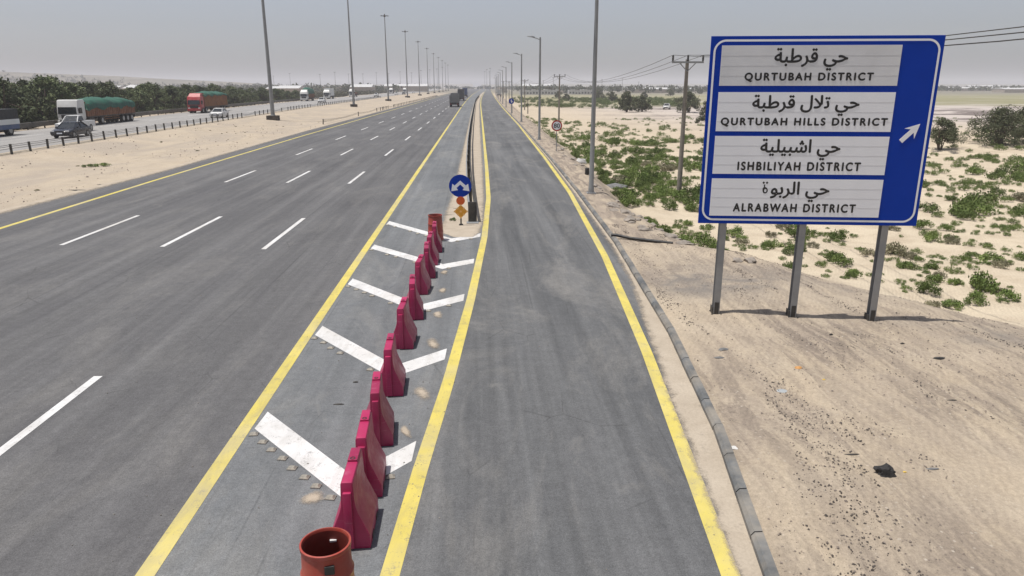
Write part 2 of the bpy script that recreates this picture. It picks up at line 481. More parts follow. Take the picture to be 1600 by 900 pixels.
# ------------------------------------------------------------------ road sheets
def strip(name, fa, fb, z, mat, y0, y1, kind='structure', step=None, jag_a=0, jag_b=0, n_across=1):
    ys_ = []
    y = y0
    while y < y1:
        ys_.append(y); y += step or max(.5, y * .03 if y > 0 else .5)
    ys_.append(y1)
    vs = []; fs = []
    for y in ys_:
        a = fa(y) + jag_a * vn(0, y, 1.1, 2) + jag_a * .6 * vn(0, y, 3.3, 5)
        b = fb(y) + jag_b * vn(3, y, 1.1, 4) + jag_b * .6 * vn(0, y, 3.3, 9)
        zz = z(y) if callable(z) else z
        vs += [(a, y, zz), (b, y, zz)]
    for i in range(len(ys_) - 1): fs.append((2*i, 2*i+1, 2*i+3, 2*i+2))
    return tag(arrays(name, vs, fs, mat), kind=kind)

strip('main_road', ASPH_L, GORE_L, 0, m_asph_main, -20, 1500, jag_a=.22)
strip('road_shoulder', GORE_L, RAMP_L, 0, m_asph_gore, -20, 1500)
strip('exit_ramp', RAMP_L, KERB, 0, m_asph_ramp, -20, 1500)
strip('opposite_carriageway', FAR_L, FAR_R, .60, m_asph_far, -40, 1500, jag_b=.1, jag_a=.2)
strip('opposite_road_edge', lambda y: FAR_R(y) - .0, lambda y: FAR_R(y) + .35, lambda y: .58, M('edge_dust', (.32, .28, .22), .9, var=.2), -40, 700, jag_b=.2)

def off(f, d): return lambda y: f(y) + d
lw = .115
strip('median_edge_line', off(MAIN_L, -lw), off(MAIN_L, lw), .004, m_yellow, -20, 1400)
strip('shoulder_edge_line', off(GORE_L, -lw), off(GORE_L, lw), .004, m_yellow, -20, 1400)
strip('ramp_left_line', off(RAMP_L, -lw), off(RAMP_L, lw), .004, m_yellow, -20, 1400)
strip('ramp_right_line', off(RAMP_R, -lw), off(RAMP_R, lw), .004, m_yellow, -20, 1400)
m_worn_white = m_white
def dashes():
    vs = []; fs = []
    for x, y0 in ((-7.50, 24.75), (-11.22, 25.35), (-14.96, 25.8)):
        k = -2
        while y0 + k * 17.45 < 620:
            a = y0 + k * 17.45; b = a + 6.1
            if a > -15:
                w = .085; i = len(vs)
                vs += [(x-w, a, .004), (x+w, a, .004), (x+w, b, .004), (x-w, b, .004)]
                fs.append((i, i+1, i+2, i+3))
            k += 1
    return tag(arrays('lane_dashes', vs, fs, m_white), kind='structure')
dashes()
fv = []; ff = []
for fr in (.33, .66):
    k = 0
    while 20 + k * 18 < 500:
        a = 20 + k * 18; b = a + 6; i = len(fv)
        X = lambda y: FAR_R(y) + (FAR_L(y) - FAR_R(y)) * fr
        fv += [(X(a)-.08, a, .604), (X(a)+.08, a, .604), (X(b)+.08, b, .604), (X(b)-.08, b, .604)]; ff.append((i, i+1, i+2, i+3)); k += 1
tag(arrays('opposite_lane_dashes', fv, ff, m_white), kind='structure')

# chevrons: left end, point, right end
CHEV = [((-3.76, 29.65), (-.97, 25.95), (.12, 26.85)), ((-3.76, 25.0), (-1.12, 21.95), (-.12, 22.65)),
        ((-3.76, 20.3), (-1.52, 17.55), (-.38, 18.5)), ((-3.76, 15.95), (-1.72, 13.35), (-.70, 14.28)),
        ((-3.76, 11.3), (-1.9, 9.1), (-1.03, 10.1)), ((-3.76, 6.95), (-2.2, 4.9), (-1.3, 5.9))]
vs = []; fs = []
for L, P, Q in CHEV:
    h = .32
    i = len(vs)
    pts = [(L[0], L[1]-h), (L[0]+.04, L[1]+h), (P[0], P[1]+h), (Q[0], Q[1]+h), (Q[0]-.02, Q[1]-h), (P[0], P[1]-h)]
    vs += [(a, b, .004) for a, b in pts]
    fs += [(i, i+5, i+2, i+1), (i+5, i+4, i+3, i+2)]
tag(arrays('chevron_markings', vs, fs, m_white), kind='structure')

# ------------------------------------------------------------------ gore sand strip, drifts, gutter
def flat_sand(name, soft=False):
    n = NT(name)
    mid = n.noise(1.2, 6, .65, None, .5); fine = n.noise(22, 5, .72)
    c = n.mix(n.ramp(mid, .3, .7), (.33, .28, .22), (.41, .355, .285))
    c = n.mix(n.ramp(n.noise(3.5, 5, .7), .6, .7, 0, .6), c, (.22, .19, .16))
    c = n.scalec(c, n.ramp(fine, .25, .75, .85, 1.15))
    n.bump(n.math('ADD', mid, fine), .4, .02)
    if soft:                                                     # sand thins out to single grains along its edges
        at = n.n('ShaderNodeAttribute', attribute_name='cover')
        e = n.math('ADD', at.outputs['Fac'], n.math('MULTIPLY', n.math('SUBTRACT', n.noise(3.2, 6, .68), .5), 1.1))
        e = n.math('ADD', e, n.math('MULTIPLY', n.math('SUBTRACT', n.noise(60, 2, .7), .5), .7))
        n.t.links.new(n.ramp(e, .30, .80), n.b.inputs['Alpha'])
    return n.done(c, .95, 0, .15)
m_flat_sand = flat_sand('sand_pad')
m_soft_sand = flat_sand('blown_sand', True)
def cover(o, vals):
    a = o.data.attributes.new('cover', 'FLOAT', 'POINT'); a.data.foreach_set('value', vals)
    return o
def sand_sheet(name, fa, fb, z, y0, y1, prof, step=.4):
    """sand lying between two lines; prof = cover at points across"""
    ys_ = []; y = y0
    while y < y1: ys_.append(y); y += max(step, y * .03)
    ys_.append(y1); n = len(prof); vs = []; fs = []; cv = []
    for y in ys_:
        a, b = fa(y), fb(y)
        for k, c in enumerate(prof):
            vs.append((a + (b-a)*k/(n-1), y, z)); cv.append(c(y) if callable(c) else c)
    for i in range(len(ys_)-1):
        for k in range(n-1): fs.append((i*n+k, i*n+k+1, (i+1)*n+k+1, (i+1)*n+k))
    return tag(cover(arrays(name, vs, fs, m_soft_sand), cv), kind='structure')
GR = lerp_table([(29.6, -.21), (36, -.38), (48, -.55), (68, -.66), (100, -.66), (160, -.5), (258, -.1), (321, .6), (420, 2.2)])
SG_L = lerp_table([(26.8, -.75), (27.2, -1.3), (28, -1.45), (31, -1.35), (40, -1.2), (68, -1.15), (160, -.95), (258, -.5), (321, .1), (500, 3.2), (700, 7)])
SG_R = lerp_table([(26.8, -.3), (27.2, .02), (29, .22), (36, .35), (51, .42), (99, .55), (215, 1.05), (321, 1.9), (500, 4.6), (700, 8.2)])
sand_sheet('median_strip', off(SG_L, -.25), off(SG_R, .2), .008, 26.5, 690, (0, .75, 1, 1, 1, 1, .75, 0))
def drifts():
    vs = []; fs = []; cv = []
    for cx, cy, rx, ry, rot, sd in ((-1.03, 12.25, .20, .55, .3, 1), (-1.0, 14.9, .20, .55, .25, 2), (-1.22, 10.75, .10, .35, .3, 3), (-1.0, 17.0, .17, .45, .1, 4), (-.98, 19.2, .16, .4, 0, 5), (-2.3, 8.85, .26, .24, .5, 7), (-1.0, 21.2, .16, .4, 0, 8)):
        n = 12
        for j in range(n+1):
            for i in range(n+1):
                u = 2*i/n - 1; v = 2*j/n - 1
                X = u*rx + .22*rx*2*(v*v - .4); Y = v*ry                     # curved like a little crescent dune
                vs.append((cx + X*math.cos(rot) - Y*math.sin(rot), cy + X*math.sin(rot) + Y*math.cos(rot), .006 + .014*max(0, 1-u*u-v*v)))
                cv.append(max(0, 1.0 - math.hypot(u, v)) * 1.05)
        b = len(vs) - (n+1)**2
        for j in range(n):
            for i in range(n): fs.append((b+j*(n+1)+i, b+j*(n+1)+i+1, b+(j+1)*(n+1)+i+1, b+(j+1)*(n+1)+i))
    tag(cover(arrays('sand_drifts', vs, fs, m_soft_sand, smooth=True), cv), kind='structure')
drifts()

GUT = lerp_table([(-20, 1.15), (6.9, 3.06), (10.9, 3.40), (14.6, 3.86), (19.9, 4.52), (25, 4.83), (55, 5.60), (107, 6.35), (200, 7.3), (321, 9.0)])
sand_sheet('gutter_sand', off(GUT, -.16), off(KERB, .005), .006, -20, 320, (0, lambda y: float(np.interp(y, [9, 16, 20, 60], [.55, .6, .35, .3])), lambda y: float(np.interp(y, [9, 16, 20, 60], [1, .9, .45, .45])), lambda y: float(np.interp(y, [9, 16, 22, 60], [1.2, 1.2, .75, .7])), 1.2))
sand_sheet('road_edge_sand', off(ASPH_L, -.1), off(ASPH_L, 1.3), .006, -20, 400, (1.2, .7, .25, 0))
sand_sheet('opposite_edge_sand', off(FAR_R, -.9), off(FAR_R, .05), .606, -20, 600, (0, .35, .9, 1))

def kerb():
    m = MB(); y = -12
    while y < 330:
        L = .98 if y < 110 else 4.0
        y2 = y + L
        a, b = KERB(y), KERB(y2 - .02)
        hh = .13 + .012 * vn(0, y, 3, 1); dx = .012 * vn(0, y, 5, 8)
        w = .15
        for_pts = []
        rings = []
        for yy, xx in ((y, a), (y2 - .02, b)):
            rings.append([(xx+dx, yy, -.05), (xx+dx, yy, hh-.05), (xx+dx+.045, yy, hh), (xx+dx+w, yy, hh), (xx+dx+w, yy, -.05)])
        m.loft(rings)
        y = y2
    return tag(m.build('kerb', m_concrete), kind='structure')
kerb()

# ------------------------------------------------------------------ the big direction sign
ORD = ['nearest', 'second', 'third', 'fourth', 'fifth', 'sixth', 'seventh', 'eighth', 'ninth', 'tenth', 'eleventh', 'twelfth', 'thirteenth']

def text_mesh(body, fit, mat, name, parent, bold=.004, height=None, space=1.0, y=-.0, words=False):
    """flat letters fitted into fit = (x0, x1, z0, z1), standing in the x-z plane and facing -y"""
    cu = bpy.data.curves.new('letters', 'FONT'); cu.body = body; cu.size = 1; cu.space_character = space
    cu.resolution_u = 6
    to = bpy.data.objects.new('letters', cu); C.objects.link(to)
    dg = bpy.context.evaluated_depsgraph_get(); dg.update()
    me = bpy.data.meshes.new_from_object(to.evaluated_get(dg))
    bpy.data.objects.remove(to); bpy.data.curves.remove(cu)
    P = np.array([v.co[:2] for v in me.vertices]); F = [list(p.vertices) for p in me.polygons]
    bpy.data.meshes.remove(me)
    lo, hi = P.min(0), P.max(0)
    x0, x1, z0, z1 = fit
    sx = (x1 - x0 - 2*bold) / (hi[0] - lo[0]); sz = (z1 - z0 - 2*bold) / (hi[1] - lo[1])
    P = np.stack([x0 + bold + (P[:, 0] - lo[0]) * sx, z0 + bold + (P[:, 1] - lo[1]) * sz], 1)
    # islands (glyphs) get their own tiny height so that overlapping strokes never share a plane
    par = list(range(len(P)))
    def find(a):
        while par[a] != a: par[a] = par[par[a]]; a = par[a]
        return a
    for f in F:
        for v in f[1:]: par[find(v)] = find(f[0])
    ids = {}; isl = [ids.setdefault(find(i), len(ids)) for i in range(len(P))]
    if words:                                                       # each word is a part of its own
        isl = np.array(isl); rr = sorted((P[isl == k, 0].min(), P[isl == k, 0].max(), k) for k in range(len(ids)))
        groups = [[rr[0][2]]]; end = rr[0][1]
        for a, b_, k in rr[1:]:
            if a - end > .085: groups.append([])
            groups[-1].append(k); end = max(end, b_)
    else: groups = [list(range(len(ids)))]
    o = None
    for gset in groups:
        o = letters_object(P, [f for f in F if isl[f[0]] in gset], isl, bold, y, name, mat, parent)
    return o

def letters_object(P, F, isl, bold, y, name, mat, parent):
    use = sorted({k for f in F for k in f}); new = {k: i for i, k in enumerate(use)}
    P = P[use]; isl = [isl[k] for k in use]; F = [[new[k] for k in f] for f in F]
    vs = []; fs = []
    for c, (dx, dz) in enumerate(((0, 0), (bold, 0), (-bold, 0), (0, bold), (0, -bold))):
        b = len(vs)
        vs += [(p[0] + dx, y - .0006 * c - .00015 * (isl[i] % 4), p[1] + dz) for i, p in enumerate(P)]
        fs += [[b + k for k in f] for f in F]
    o = arrays(name, vs, fs, mat, parent)
    return o

def rounded(x0, x1, z0, z1, r, n=10):
    pts = []
    for cx, cz, a0 in ((x1-r, z1-r, 0), (x0+r, z1-r, 90), (x0+r, z0+r, 180), (x1-r, z0+r, 270)):
        pts += [(cx + r*math.cos(R(a0 + 90*k/n)), cz + r*math.sin(R(a0 + 90*k/n))) for k in range(n+1)]
    return pts

sign = thing('direction_sign', 'big blue road sign listing four districts with a white arrow on three steel posts', 'road sign', (7.75, 16.25, 0), R(-7))
m = MB(); m.box(.018, .03, 2.345, 5.03, .035, 4.227, bev=.006); m.build('panel', m_sign_blue, sign)
m = MB()
for k in range(9): m.box(.018, .062, 2.55 + k*.47, 4.95, .028, .05)
m.build('back_rail', m_sign_back, sign)
o_ = rounded(-2.43, 2.465, 2.42, 6.50, .27); i_ = rounded(-2.385, 2.42, 2.465, 6.455, .225)
n_ = len(o_); vs = [(a, .008, b) for a, b in o_] + [(a, .008, b) for a, b in i_]
fs = [(k, (k+1) % n_, n_ + (k+1) % n_, n_ + k) for k in range(n_)]
arrays('border', vs, fs, m_sign_white, sign)
hy = '\uFEA3\uFEF2'
m_seam = M('seam_grey', (.56, .56, .57), .6)
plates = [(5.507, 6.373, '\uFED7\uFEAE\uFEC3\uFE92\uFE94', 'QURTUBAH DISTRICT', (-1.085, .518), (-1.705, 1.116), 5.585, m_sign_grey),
          (4.500, 5.368, '\uFE97\uFEFC\uFEDD \uFED7\uFEAE\uFEC3\uFE92\uFE94', 'QURTUBAH HILLS DISTRICT', (-1.481, .891), (-2.154, 1.555), 4.60, m_sign_white),
          (3.525, 4.392, '\uFE8D\uFEB7\uFE92\uFEF4\uFEE0\uFEF4\uFE94', 'ISHBILIYAH DISTRICT', (-1.209, .592), (-1.694, 1.095), 3.605, m_sign_white),
          (2.535, 3.415, '\uFE8D\uFEDF\uFEAE\uFE91\uFEEE', 'ALRABWAH DISTRICT', (-1.088, .463), (-1.715, 1.104), 2.635, m_sign_white)]
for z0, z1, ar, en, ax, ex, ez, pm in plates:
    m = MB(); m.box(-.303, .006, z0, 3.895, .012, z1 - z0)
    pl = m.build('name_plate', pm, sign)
    m = MB()
    for k in range(1, 4): m.box(-.303, -.001, z0 + (z1 - z0) * k / 4, 3.88, .002, .005)
    m.build('panel_seam', m_seam, pl)
    if en.startswith('ALRA'):                                    # the closing letter of this line is drawn by hand: a loop with two dots
        lp = []
        for k in range(20):
            a = 2*PI*k/20; w = .030
            cx, cz = -1.003 + .020*math.cos(a), 3.135
            lp.append(((-1.005 + .062*math.sin(a) - .018*math.cos(a)*(1 if math.cos(a) > 0 else 0), 3.150 + .078*math.cos(a)), (-1.003 + .028*math.sin(a), 3.142 + .036*math.cos(a))))
        vs = [(o[0], -.0026, o[1]) for o, _ in lp] + [(i2[0], -.0026, i2[1]) for _, i2 in lp]
        fs = [(k, (k+1) % 20, 20 + (k+1) % 20, 20 + k) for k in range(20)]
        vs += [(-1.045 + q, -.0026, 3.228 + r) for q, r in ((0, 0), (.0, .055), (.03, .06), (.03, 0))]; fs.append((40, 41, 42, 43))
        for dx in (-1.055, -.98):
            b = len(vs); vs += [(dx - .032, -.0029, 3.325), (dx, -.0029, 3.293), (dx + .032, -.0029, 3.325), (dx, -.0029, 3.357)]; fs.append((b, b+1, b+2, b+3))
        arrays('arabic_lettering', vs, fs, m_letter, pl)
        ax = (-.885, ax[1])
    text_mesh((hy + ' ' + ar)[::-1], (ax[0], ax[1], ez + .245, z1 - .055), m_letter, 'arabic_lettering', pl, .010, y=-.0026)
    text_mesh(en, (ex[0], ex[1], ez, ez + .208), m_letter, 'latin_lettering', pl, .0105, space=1.30, y=-.0026, words=True)
# arrow
A = Vector((1.90, 4.29)); B = Vector((2.272, 4.680)); d = (B - A).normalized(); p = Vector((-d.y, d.x))
L_ = (B - A).length
pts = [A + p*.052, A + d*(L_-.22) + p*.052, A + d*(L_-.30) + p*.165, B, A + d*(L_-.30) - p*.165, A + d*(L_-.22) - p*.052, A - p*.052]
m = MB(); m.prism([(q.x, q.y) for q in pts], .002, .0085, 'y'); m.build('arrow', m_sign_white, sign)
for u, zb in ((-1.884, .02), (-.025, -.03), (1.873, -.10)):
    m = MB()
    for dy in (-.09, .09): m.box(u, .17 + dy, zb - .3, .155, .012, 5.9 - zb)
    m.box(u, .17, zb - .3, .01, .17, 5.9 - zb)
    po = m.build('post', m_galv, sign)
    m = MB(); m.box(u, .17, zb - .02, .30, .36, .03); m.box(u, .07, zb, .10, .02, .34); m.box(u-.1, .17, zb, .02, .24, .22)
    for sx in (-.11, .11):
        for sy in (-.13, .13): m.lathe([(.018, 0), (.018, .05), (.01, .055)], u + sx, .17 + sy, zb + .01, 8)
    m.build('base_bracket', m_dark_steel, po)

# ------------------------------------------------------------------ water-filled barriers and drums
def make_barrier(loc, rz, label):
    t = thing('road_barrier', label, 'barrier', loc, rz, 'crimson plastic barriers dividing the gore')
    L = .84
    prof = [(.245, 0), (.245, .19), (.225, .235), (.115, .50), (.088, .60), (.076, .90), (.062, .925)]
    prof = [(x, z) for x, z in prof] + [(-x, z) for x, z in prof[::-1]]
    m = MB(); m.prism(prof, -L/2, L/2, 'y', bev=.018)
    body = m.build('body', m_crimson, t, smooth=35)
    m = MB()
    m.prism([(.05, .03), (.05, .80), (-.05, .80), (-.05, .03)], -L/2 - .045, -L/2 + .01, 'y', bev=.012)
    m.build('end_tongue', m_crimson, t, smooth=35)
    m = MB(); m.box(0, .24, .917, .125, .33, .035, bev=.012); m.build('top_step', m_crimson, t, smooth=35)
    m = MB(); m.lathe([(.034, 0), (.034, .012), (.022, .013), (.022, .003)], 0, .12, .945, 14); m.build('filler_hole', m_black, t)
    for s in (-1, 1):
        for dy in (-.2, .2): m = MB(); m.box(s * .246, dy, .03, .012, .13, .06); m.build('fork_slot', m_black, t)
    return t
BAR = [(-1.62, 7.66, 1), (-1.635, 8.79, 3), (-1.66, 10.25, 5), (-1.665, 12.15, 2), (-1.66, 14.6, -2), (-1.62, 16.6, 4), (-1.60, 18.8, -4), (-1.53, 20.5, 3), (-1.52, 22.1, -1), (-1.48, 23.9, 2)]
b0 = None
for i, (x, y, a) in enumerate(BAR):
    lab = ('crimson plastic barrier nearest the camera, just behind the open red drum' if i == 0 else
           'crimson plastic barrier at the far end of the row, in front of the upright drum' if i == 9 else
           f'crimson plastic barrier, {ORD[i]} in the row counted from the camera')
    if b0 is None: b0 = make_barrier((x, y + .42, 0), R(a), lab)
    else: dup(b0, (x, y + .42, 0), R(a), lab)

def make_drum(loc, label, rz=0):
    t = thing('road_drum', label, 'drum', loc, rz)
    m = MB(); m.lathe([(.30, 0), (.305, .06), (.285, .09), (.283, .32), (.292, .345), (.274, .37), (.268, .60), (.276, .625), (.258, .65), (.250, .90), (.262, .915), (.262, .95), (.244, .955), (.236, .94), (.238, .60), (.255, .10), (.01, .08)], n=40, cap=False)
    m.build('shell', m_drum, t, smooth=40)
    m = MB(); m.lathe([(.2335, .925), (.2355, .60), (.2515, .11), (.01, .1)], n=32, cap=False); m.build('darker_inner_wall', m_drum_in, t, smooth=40)  # inner wall laid over the shell's own, in a darker red
    m = MB(); m.box(.045, -.252, .74, .10, .03, .10, bev=.008); m.build('handle_recess', m_black, t)
    m = MB(); m.box(.06, .215, .80, .07, .03, .02); m.build('handle_slot', m_white, t)
    return t
make_drum((-1.62, 6.47, 0), 'open red plastic drum at the bottom edge in front of the barriers', R(8))
make_drum((-1.55, 26.0, 0), 'dark red plastic drum standing at the far end of the barrier row', R(120))

# ------------------------------------------------------------------ small signs
t = thing('divider_sign', 'round blue split arrow sign above orange disc and amber diamond', 'road sign', (-.67, 28.9, 0), R(-2))
m = MB(); m.tube([(0, 0, -.1), (0, 0, 1.95)], .03, 10); m.build('post', m_dark_steel, t)
m = MB(); m.box(0, 0, 0, .16, .16, .05); m.build('post_foot', m_black, t)
m = MB(); m.disc(0, -.045, 1.62, .455, .02, 40); bd = m.build('blue_disc', m_sign_blue, t)
def arrowpoly():
    # thick inverted V with heads at both lower ends
    m = MB(); y0, y1 = -.062, -.056
    z = 1.60; q = .455
    half = [(0, .52), (.50, .08), (.70, .24), (.80, -.42), (.20, -.32), (.33, -.13), (0, .17)]
    pts = half + [(-a, b) for a, b in half[-2:0:-1]]
    m.prism([(a*q, z + b*q) for a, b in pts], y0, y1, 'y')
    return m
arrowpoly().build('split_arrow', m_sign_white, bd)
m = MB(); m.disc(0, -.045, 1.02, .175, .03, 28); m.build('orange_disc', m_orange, t)
m = MB(); m.prism([(0, .86), (.28, .58), (0, .30), (-.28, .58)], -.055, -.035, 'y'); dm = m.build('amber_diamond', m_amber, t)
m = MB()
for i in range(3):
    for j in range(3):
        u = (i-1)*.125; v = (j-1)*.125
        m.disc(u - v, -.058, .58 + u + v, .042, .008, 12)
m.build('reflector_dots', m_amber_dot, dm)

t = thing('speed_limit_sign', 'round white and red 80 speed limit sign on thin post', 'road sign', (6.88, 62, Z(6.88, 62)), 0)
m = MB(); m.tube([(0, 0, -.1), (0, 0, 2.55)], .035, 8); m.build('post', m_galv, t)
m = MB(); m.disc(0, -.05, 2.16, .46, .02, 40); rd = m.build('red_ring', m_red_sign, t)
m = MB(); m.disc(0, -.062, 2.16, .35, .008, 36); wd = m.build('white_face', m_sign_white, t)
text_mesh('80', (-.27, .27, 1.97, 2.35), m_letter, 'speed_number', wd, .010, y=-.068)

t = thing('far_direction_sign', 'small round blue sign with white arrow far along the ramp', 'road sign', (6.62, 137, Z(6.62, 137)), R(10))
m = MB(); m.tube([(0, 0, -.1), (0, 0, 3.1)], .045, 8); m.build('post', m_galv, t)
m = MB(); m.disc(0, -.06, 2.85, .52, .03, 30); bd = m.build('blue_disc', m_sign_blue, t)
m = MB(); m.prism([(-.05, 2.5), (-.05, 2.85), (-.22, 2.85), (-.05, 3.05), (-.05, 3.2), (.07, 3.2), (.07, 2.95), (.3, 2.78), (.07, 2.62), (.07, 2.5)], -.082, -.078, 'y'); m.build('white_arrow', m_sign_white, bd)

# ------------------------------------------------------------------ guardrails and cable barriers
def rail_path(f, y0, y1, step):
    n = max(2, int((y1 - y0) / step)); return [(f(y0 + (y1-y0)*k/n), y0 + (y1-y0)*k/n) for k in range(n+1)]
W_PROF = [(.0, .0), (.045, .05), (.045, .09), (.0, .14), (.0, .17), (.045, .22), (.045, .26), (.0, .31)]   # W-beam: bulge, height
def w_beam(mb, path, side, gap, z0):
    rings = []
    for i, (x, y) in enumerate(path):
        z = z0(x, y) if callable(z0) else z0
        ring = [(x + side * (gap + u), y, z + v) for u, v in W_PROF] + [(x + side * (gap + u - .02), y, z + v) for u, v in W_PROF[::-1]]
        rings.append(ring)
    mb.loft(rings)
t = thing('divider_guardrail', 'double sided steel guardrail on the sand strip between road and ramp', 'guardrail', (0, 0, 0))
gp = rail_path(GR, 29.6, 420, 4.3)
for s in (-1, 1):
    m = MB(); w_beam(m, gp, s, .12, .50); m.build('rail', m_dark_steel if s > 0 else m_galv, t, smooth=30)  # shade on the right rail, light on the left, put into their colours
for x, y in gp:
    if y < 400:
        m = MB(); m.box(x, y, -.1, .17, .10, .92); m.build('post', m_dark_steel, t)
m = MB(); m.box(-.20, 29.55, .0, .36, .09, .86, bev=.02); m.build('end_panel', m_dark_steel, t, smooth=30)
m = MB(); m.box(-.20, 29.42, .0, .5, .5, .03); m.build('foot_plate', m_galv, t)

m_old_rail = M('weathered_rail', (.12, .115, .105), .65, .2, var=.2, scale=1.5, dirt=(.26, .22, .17), dirt_amt=.4)
t = thing('outer_guardrail', 'long steel guardrail along the tree side of the opposite carriageway', 'guardrail', (0, 0, 0))
gp = rail_path(lambda y: FAR_L(y) - 1.0, 40, 330, 4.0)
for dz in (.35, .62):
    m = MB(); w_beam(m, gp, 1, .06, .55 + dz - .1); m.build('rail', m_old_rail, t, smooth=30)
for x, y in gp:
    m = MB(); m.box(x, y, .2, .12, .12, 1.2); m.build('post', m_dark_steel, t)

def cable_barrier(name, label, f, ylist, zf):
    t = thing(name, label, 'cable fence', (0, 0, 0))
    for y in ylist:
        x = f(y); z = zf(x, y)
        m = MB(); m.box(x, y, z - .2, .13, .13, .95 + .05 * random.random(), mat=Matrix.Rotation(random.uniform(-.05, .05), 3, 'Y'))
        m.build('post', m_dark_steel, t)
    for h in (.42, .58, .70):
        pts = []
        for a, b in zip(ylist[:-1], ylist[1:]):
            for k in range(4):
                u = k / 4; y = a + (b - a) * u; sag = (.45 if b - a > 7 else .03) * 4 * u * (1 - u) * (h / .7)
                pts.append((f(y), y, zf(f(y), y) + h - sag * .6))
        m = MB(); m.tube(pts, .017, 4); m.build('cable', m_dark_steel, t)
    return t
yl = []; y = 46.0
while y < 330:
    miss = any(a < y < b for a, b in ((121, 126), (141, 147), (151, 155), (182, 187)))
    if not miss: yl.append(y)
    y += 2.55 if y < 120 else 3.0
cable_barrier('cable_barrier', 'low post and cable barrier edging the opposite carriageway', lambda y: FAR_R(y) + .55, yl[:96], lambda x, y: .56)
yl = [110, 141, 166, 172, 175.5, 178, 182, 186, 198, 201, 206, 210, 214] + [218 + 5.0*k for k in range(40)]
cable_barrier('median_cable_barrier', 'broken post and cable barrier beside the yellow median line', lambda y: np.interp(y, [100, 141, 209, 293, 430], [-22.9, -22.4, -21.9, -21.6, -21.4]), yl, lambda x, y: 0.0)

# ------------------------------------------------------------------ floodlight masts, street lamps, power poles
def make_mast(loc, label):
    t = thing('floodlight_mast', label, 'light mast', loc, 0, 'tall floodlight masts along the sandy median')
    m = MB(); m.box(0, 0, -.8, 1.75, 1.75, 1.5, bev=.04, taper=.97); m.build('base_block', m_block, t)
    m = MB(); m.lathe([(.42, .7), (.42, .76), (.33, .8), (.32, 1.2), (.25, 12), (.19, 22), (.13, 30.0)], n=14); m.build('pole', m_pole, t, smooth=40)
    m = MB(); m.lathe([(.13, 29.5), (.42, 29.7), (.42, 30.0), (.2, 30.35), (.12, 30.6)], n=12)
    for k in range(8):
        a = 2*PI*k/8 + .2
        m.tube([(.3*math.cos(a), .3*math.sin(a), 29.85), (1.05*math.cos(a), 1.05*math.sin(a), 29.95)], .04, 5)
    hd = m.build('lamp_ring', m_dark_steel, t)
    for k in range(8):
        a = 2*PI*k/8 + .2
        m = MB(); m.box(0, 0, 0, .62, .36, .16, taper=.75, bev=.02)
        for v in m.bm.verts: v.co = Matrix.Rotation(a, 3, 'Z') @ (v.co + Vector((1.28, 0, 29.86)))
        m.build('floodlight', m_dark_steel, hd)
    return t
m0 = None
for k in range(11):
    y = 119.0 + 79.3 * k; x = -32.5 - .0012 * k * 79
    z = Z(x, y)
    lab = f'{ORD[k]} tall grey floodlight mast on the sandy median, counted from the camera' if k else 'nearest tall grey floodlight mast with dark block base on the sandy median'
    if m0 is None: m0 = make_mast((x, y, z), lab)
    else: dup(m0, (x, y, z), R(17*k), lab)

def make_lamp(loc, label):
    t = thing('street_lamp', label, 'street lamp', loc, 0, 'street lamps along the ramp kerb')
    m = MB(); m.box(0, 0, -.05, .46, .46, .08, bev=.01)
    for sx in (-.17, .17):
        for sy in (-.17, .17): m.lathe([(.02, 0), (.02, .06)], sx, sy, .02, 6)
    m.build('base_plate', m_galv, t)
    m = MB(); m.lathe([(.15, .02), (.15, .30), (.125, .36), (.115, 4), (.085, 10.2), (.0, 10.22)], n=10); m.build('pole', m_pole, t, smooth=25)
    m = MB(); m.tube([(.02, 0, 9.95), (-.35, 0, 10.10), (-.75, 0, 10.2)], .045, 8); m.build('arm', m_pole, t, smooth=40)
    m = MB(); m.loft([[(-.55, -.1, 10.15), (-.55, .1, 10.15), (-.55, .1, 10.24), (-.55, -.1, 10.24)], [(-.8, -.17, 10.18), (-.8, .17, 10.18), (-.8, .15, 10.32), (-.8, -.15, 10.32)], [(-1.35, -.13, 10.27), (-1.35, .13, 10.27), (-1.35, .1, 10.33), (-1.35, -.1, 10.33)]])
    m.build('lamp_head', m_galv, t)
    return t
l0 = None
for k in range(12):
    y = 37.3 + 38.9 * k; x = KERB(y) + (.70 if k < 1 else .62)
    if k > 8: x += .3
    z = Z(x, y) - .0
    lab = f'{ORD[k]} grey street lamp beside the ramp kerb, counted from the camera' if k else 'nearest grey street lamp pole standing on the sand beside the ramp kerb'
    if l0 is None: l0 = make_lamp((x, y, z), lab)
    else: dup(l0, (x, y, z), R(random.uniform(-4, 4)), lab)

m_wood = M('pole_wood', (.20, .18, .155), .8, var=.2, scale=3, dirt=(.30, .27, .23), dirt_amt=.3)
def make_upole(loc, label):
    t = thing('utility_pole', label, 'power pole', loc, 0, 'power poles crossing the field')
    m = MB(); m.lathe([(.17, -.3), (.165, .5), (.11, 8.45), (.0, 8.46)], n=12); m.build('pole', m_wood, t, smooth=40)
    m = MB(); m.box(0, -.13, 8.22, 2.0, .09, .11); m.build('crossarm', m_galv, t)
    m = MB(); m.tube([(-.5, -.13, 8.22), (0, -.13, 7.72)], .03, 5); m.tube([(.5, -.13, 8.22), (0, -.13, 7.72)], .03, 5); m.build('brace', m_galv, t)
    for x in (-.95, 0, .95):
        m = MB(); m.lathe([(.05, 0), (.05, .06), (.075, .1), (.05, .14), (.08, .2), (.05, .25), (.075, .31), (.04, .36)], x, -.13, 8.33, 10); m.build('insulator', m_black, t, smooth=40)
    return t
UP = [(10.9, -38), (13.25, 46.1), (14.85, 130.6), (14.3, 215), (13.6, 300), (14.5, 385)]
u0 = None
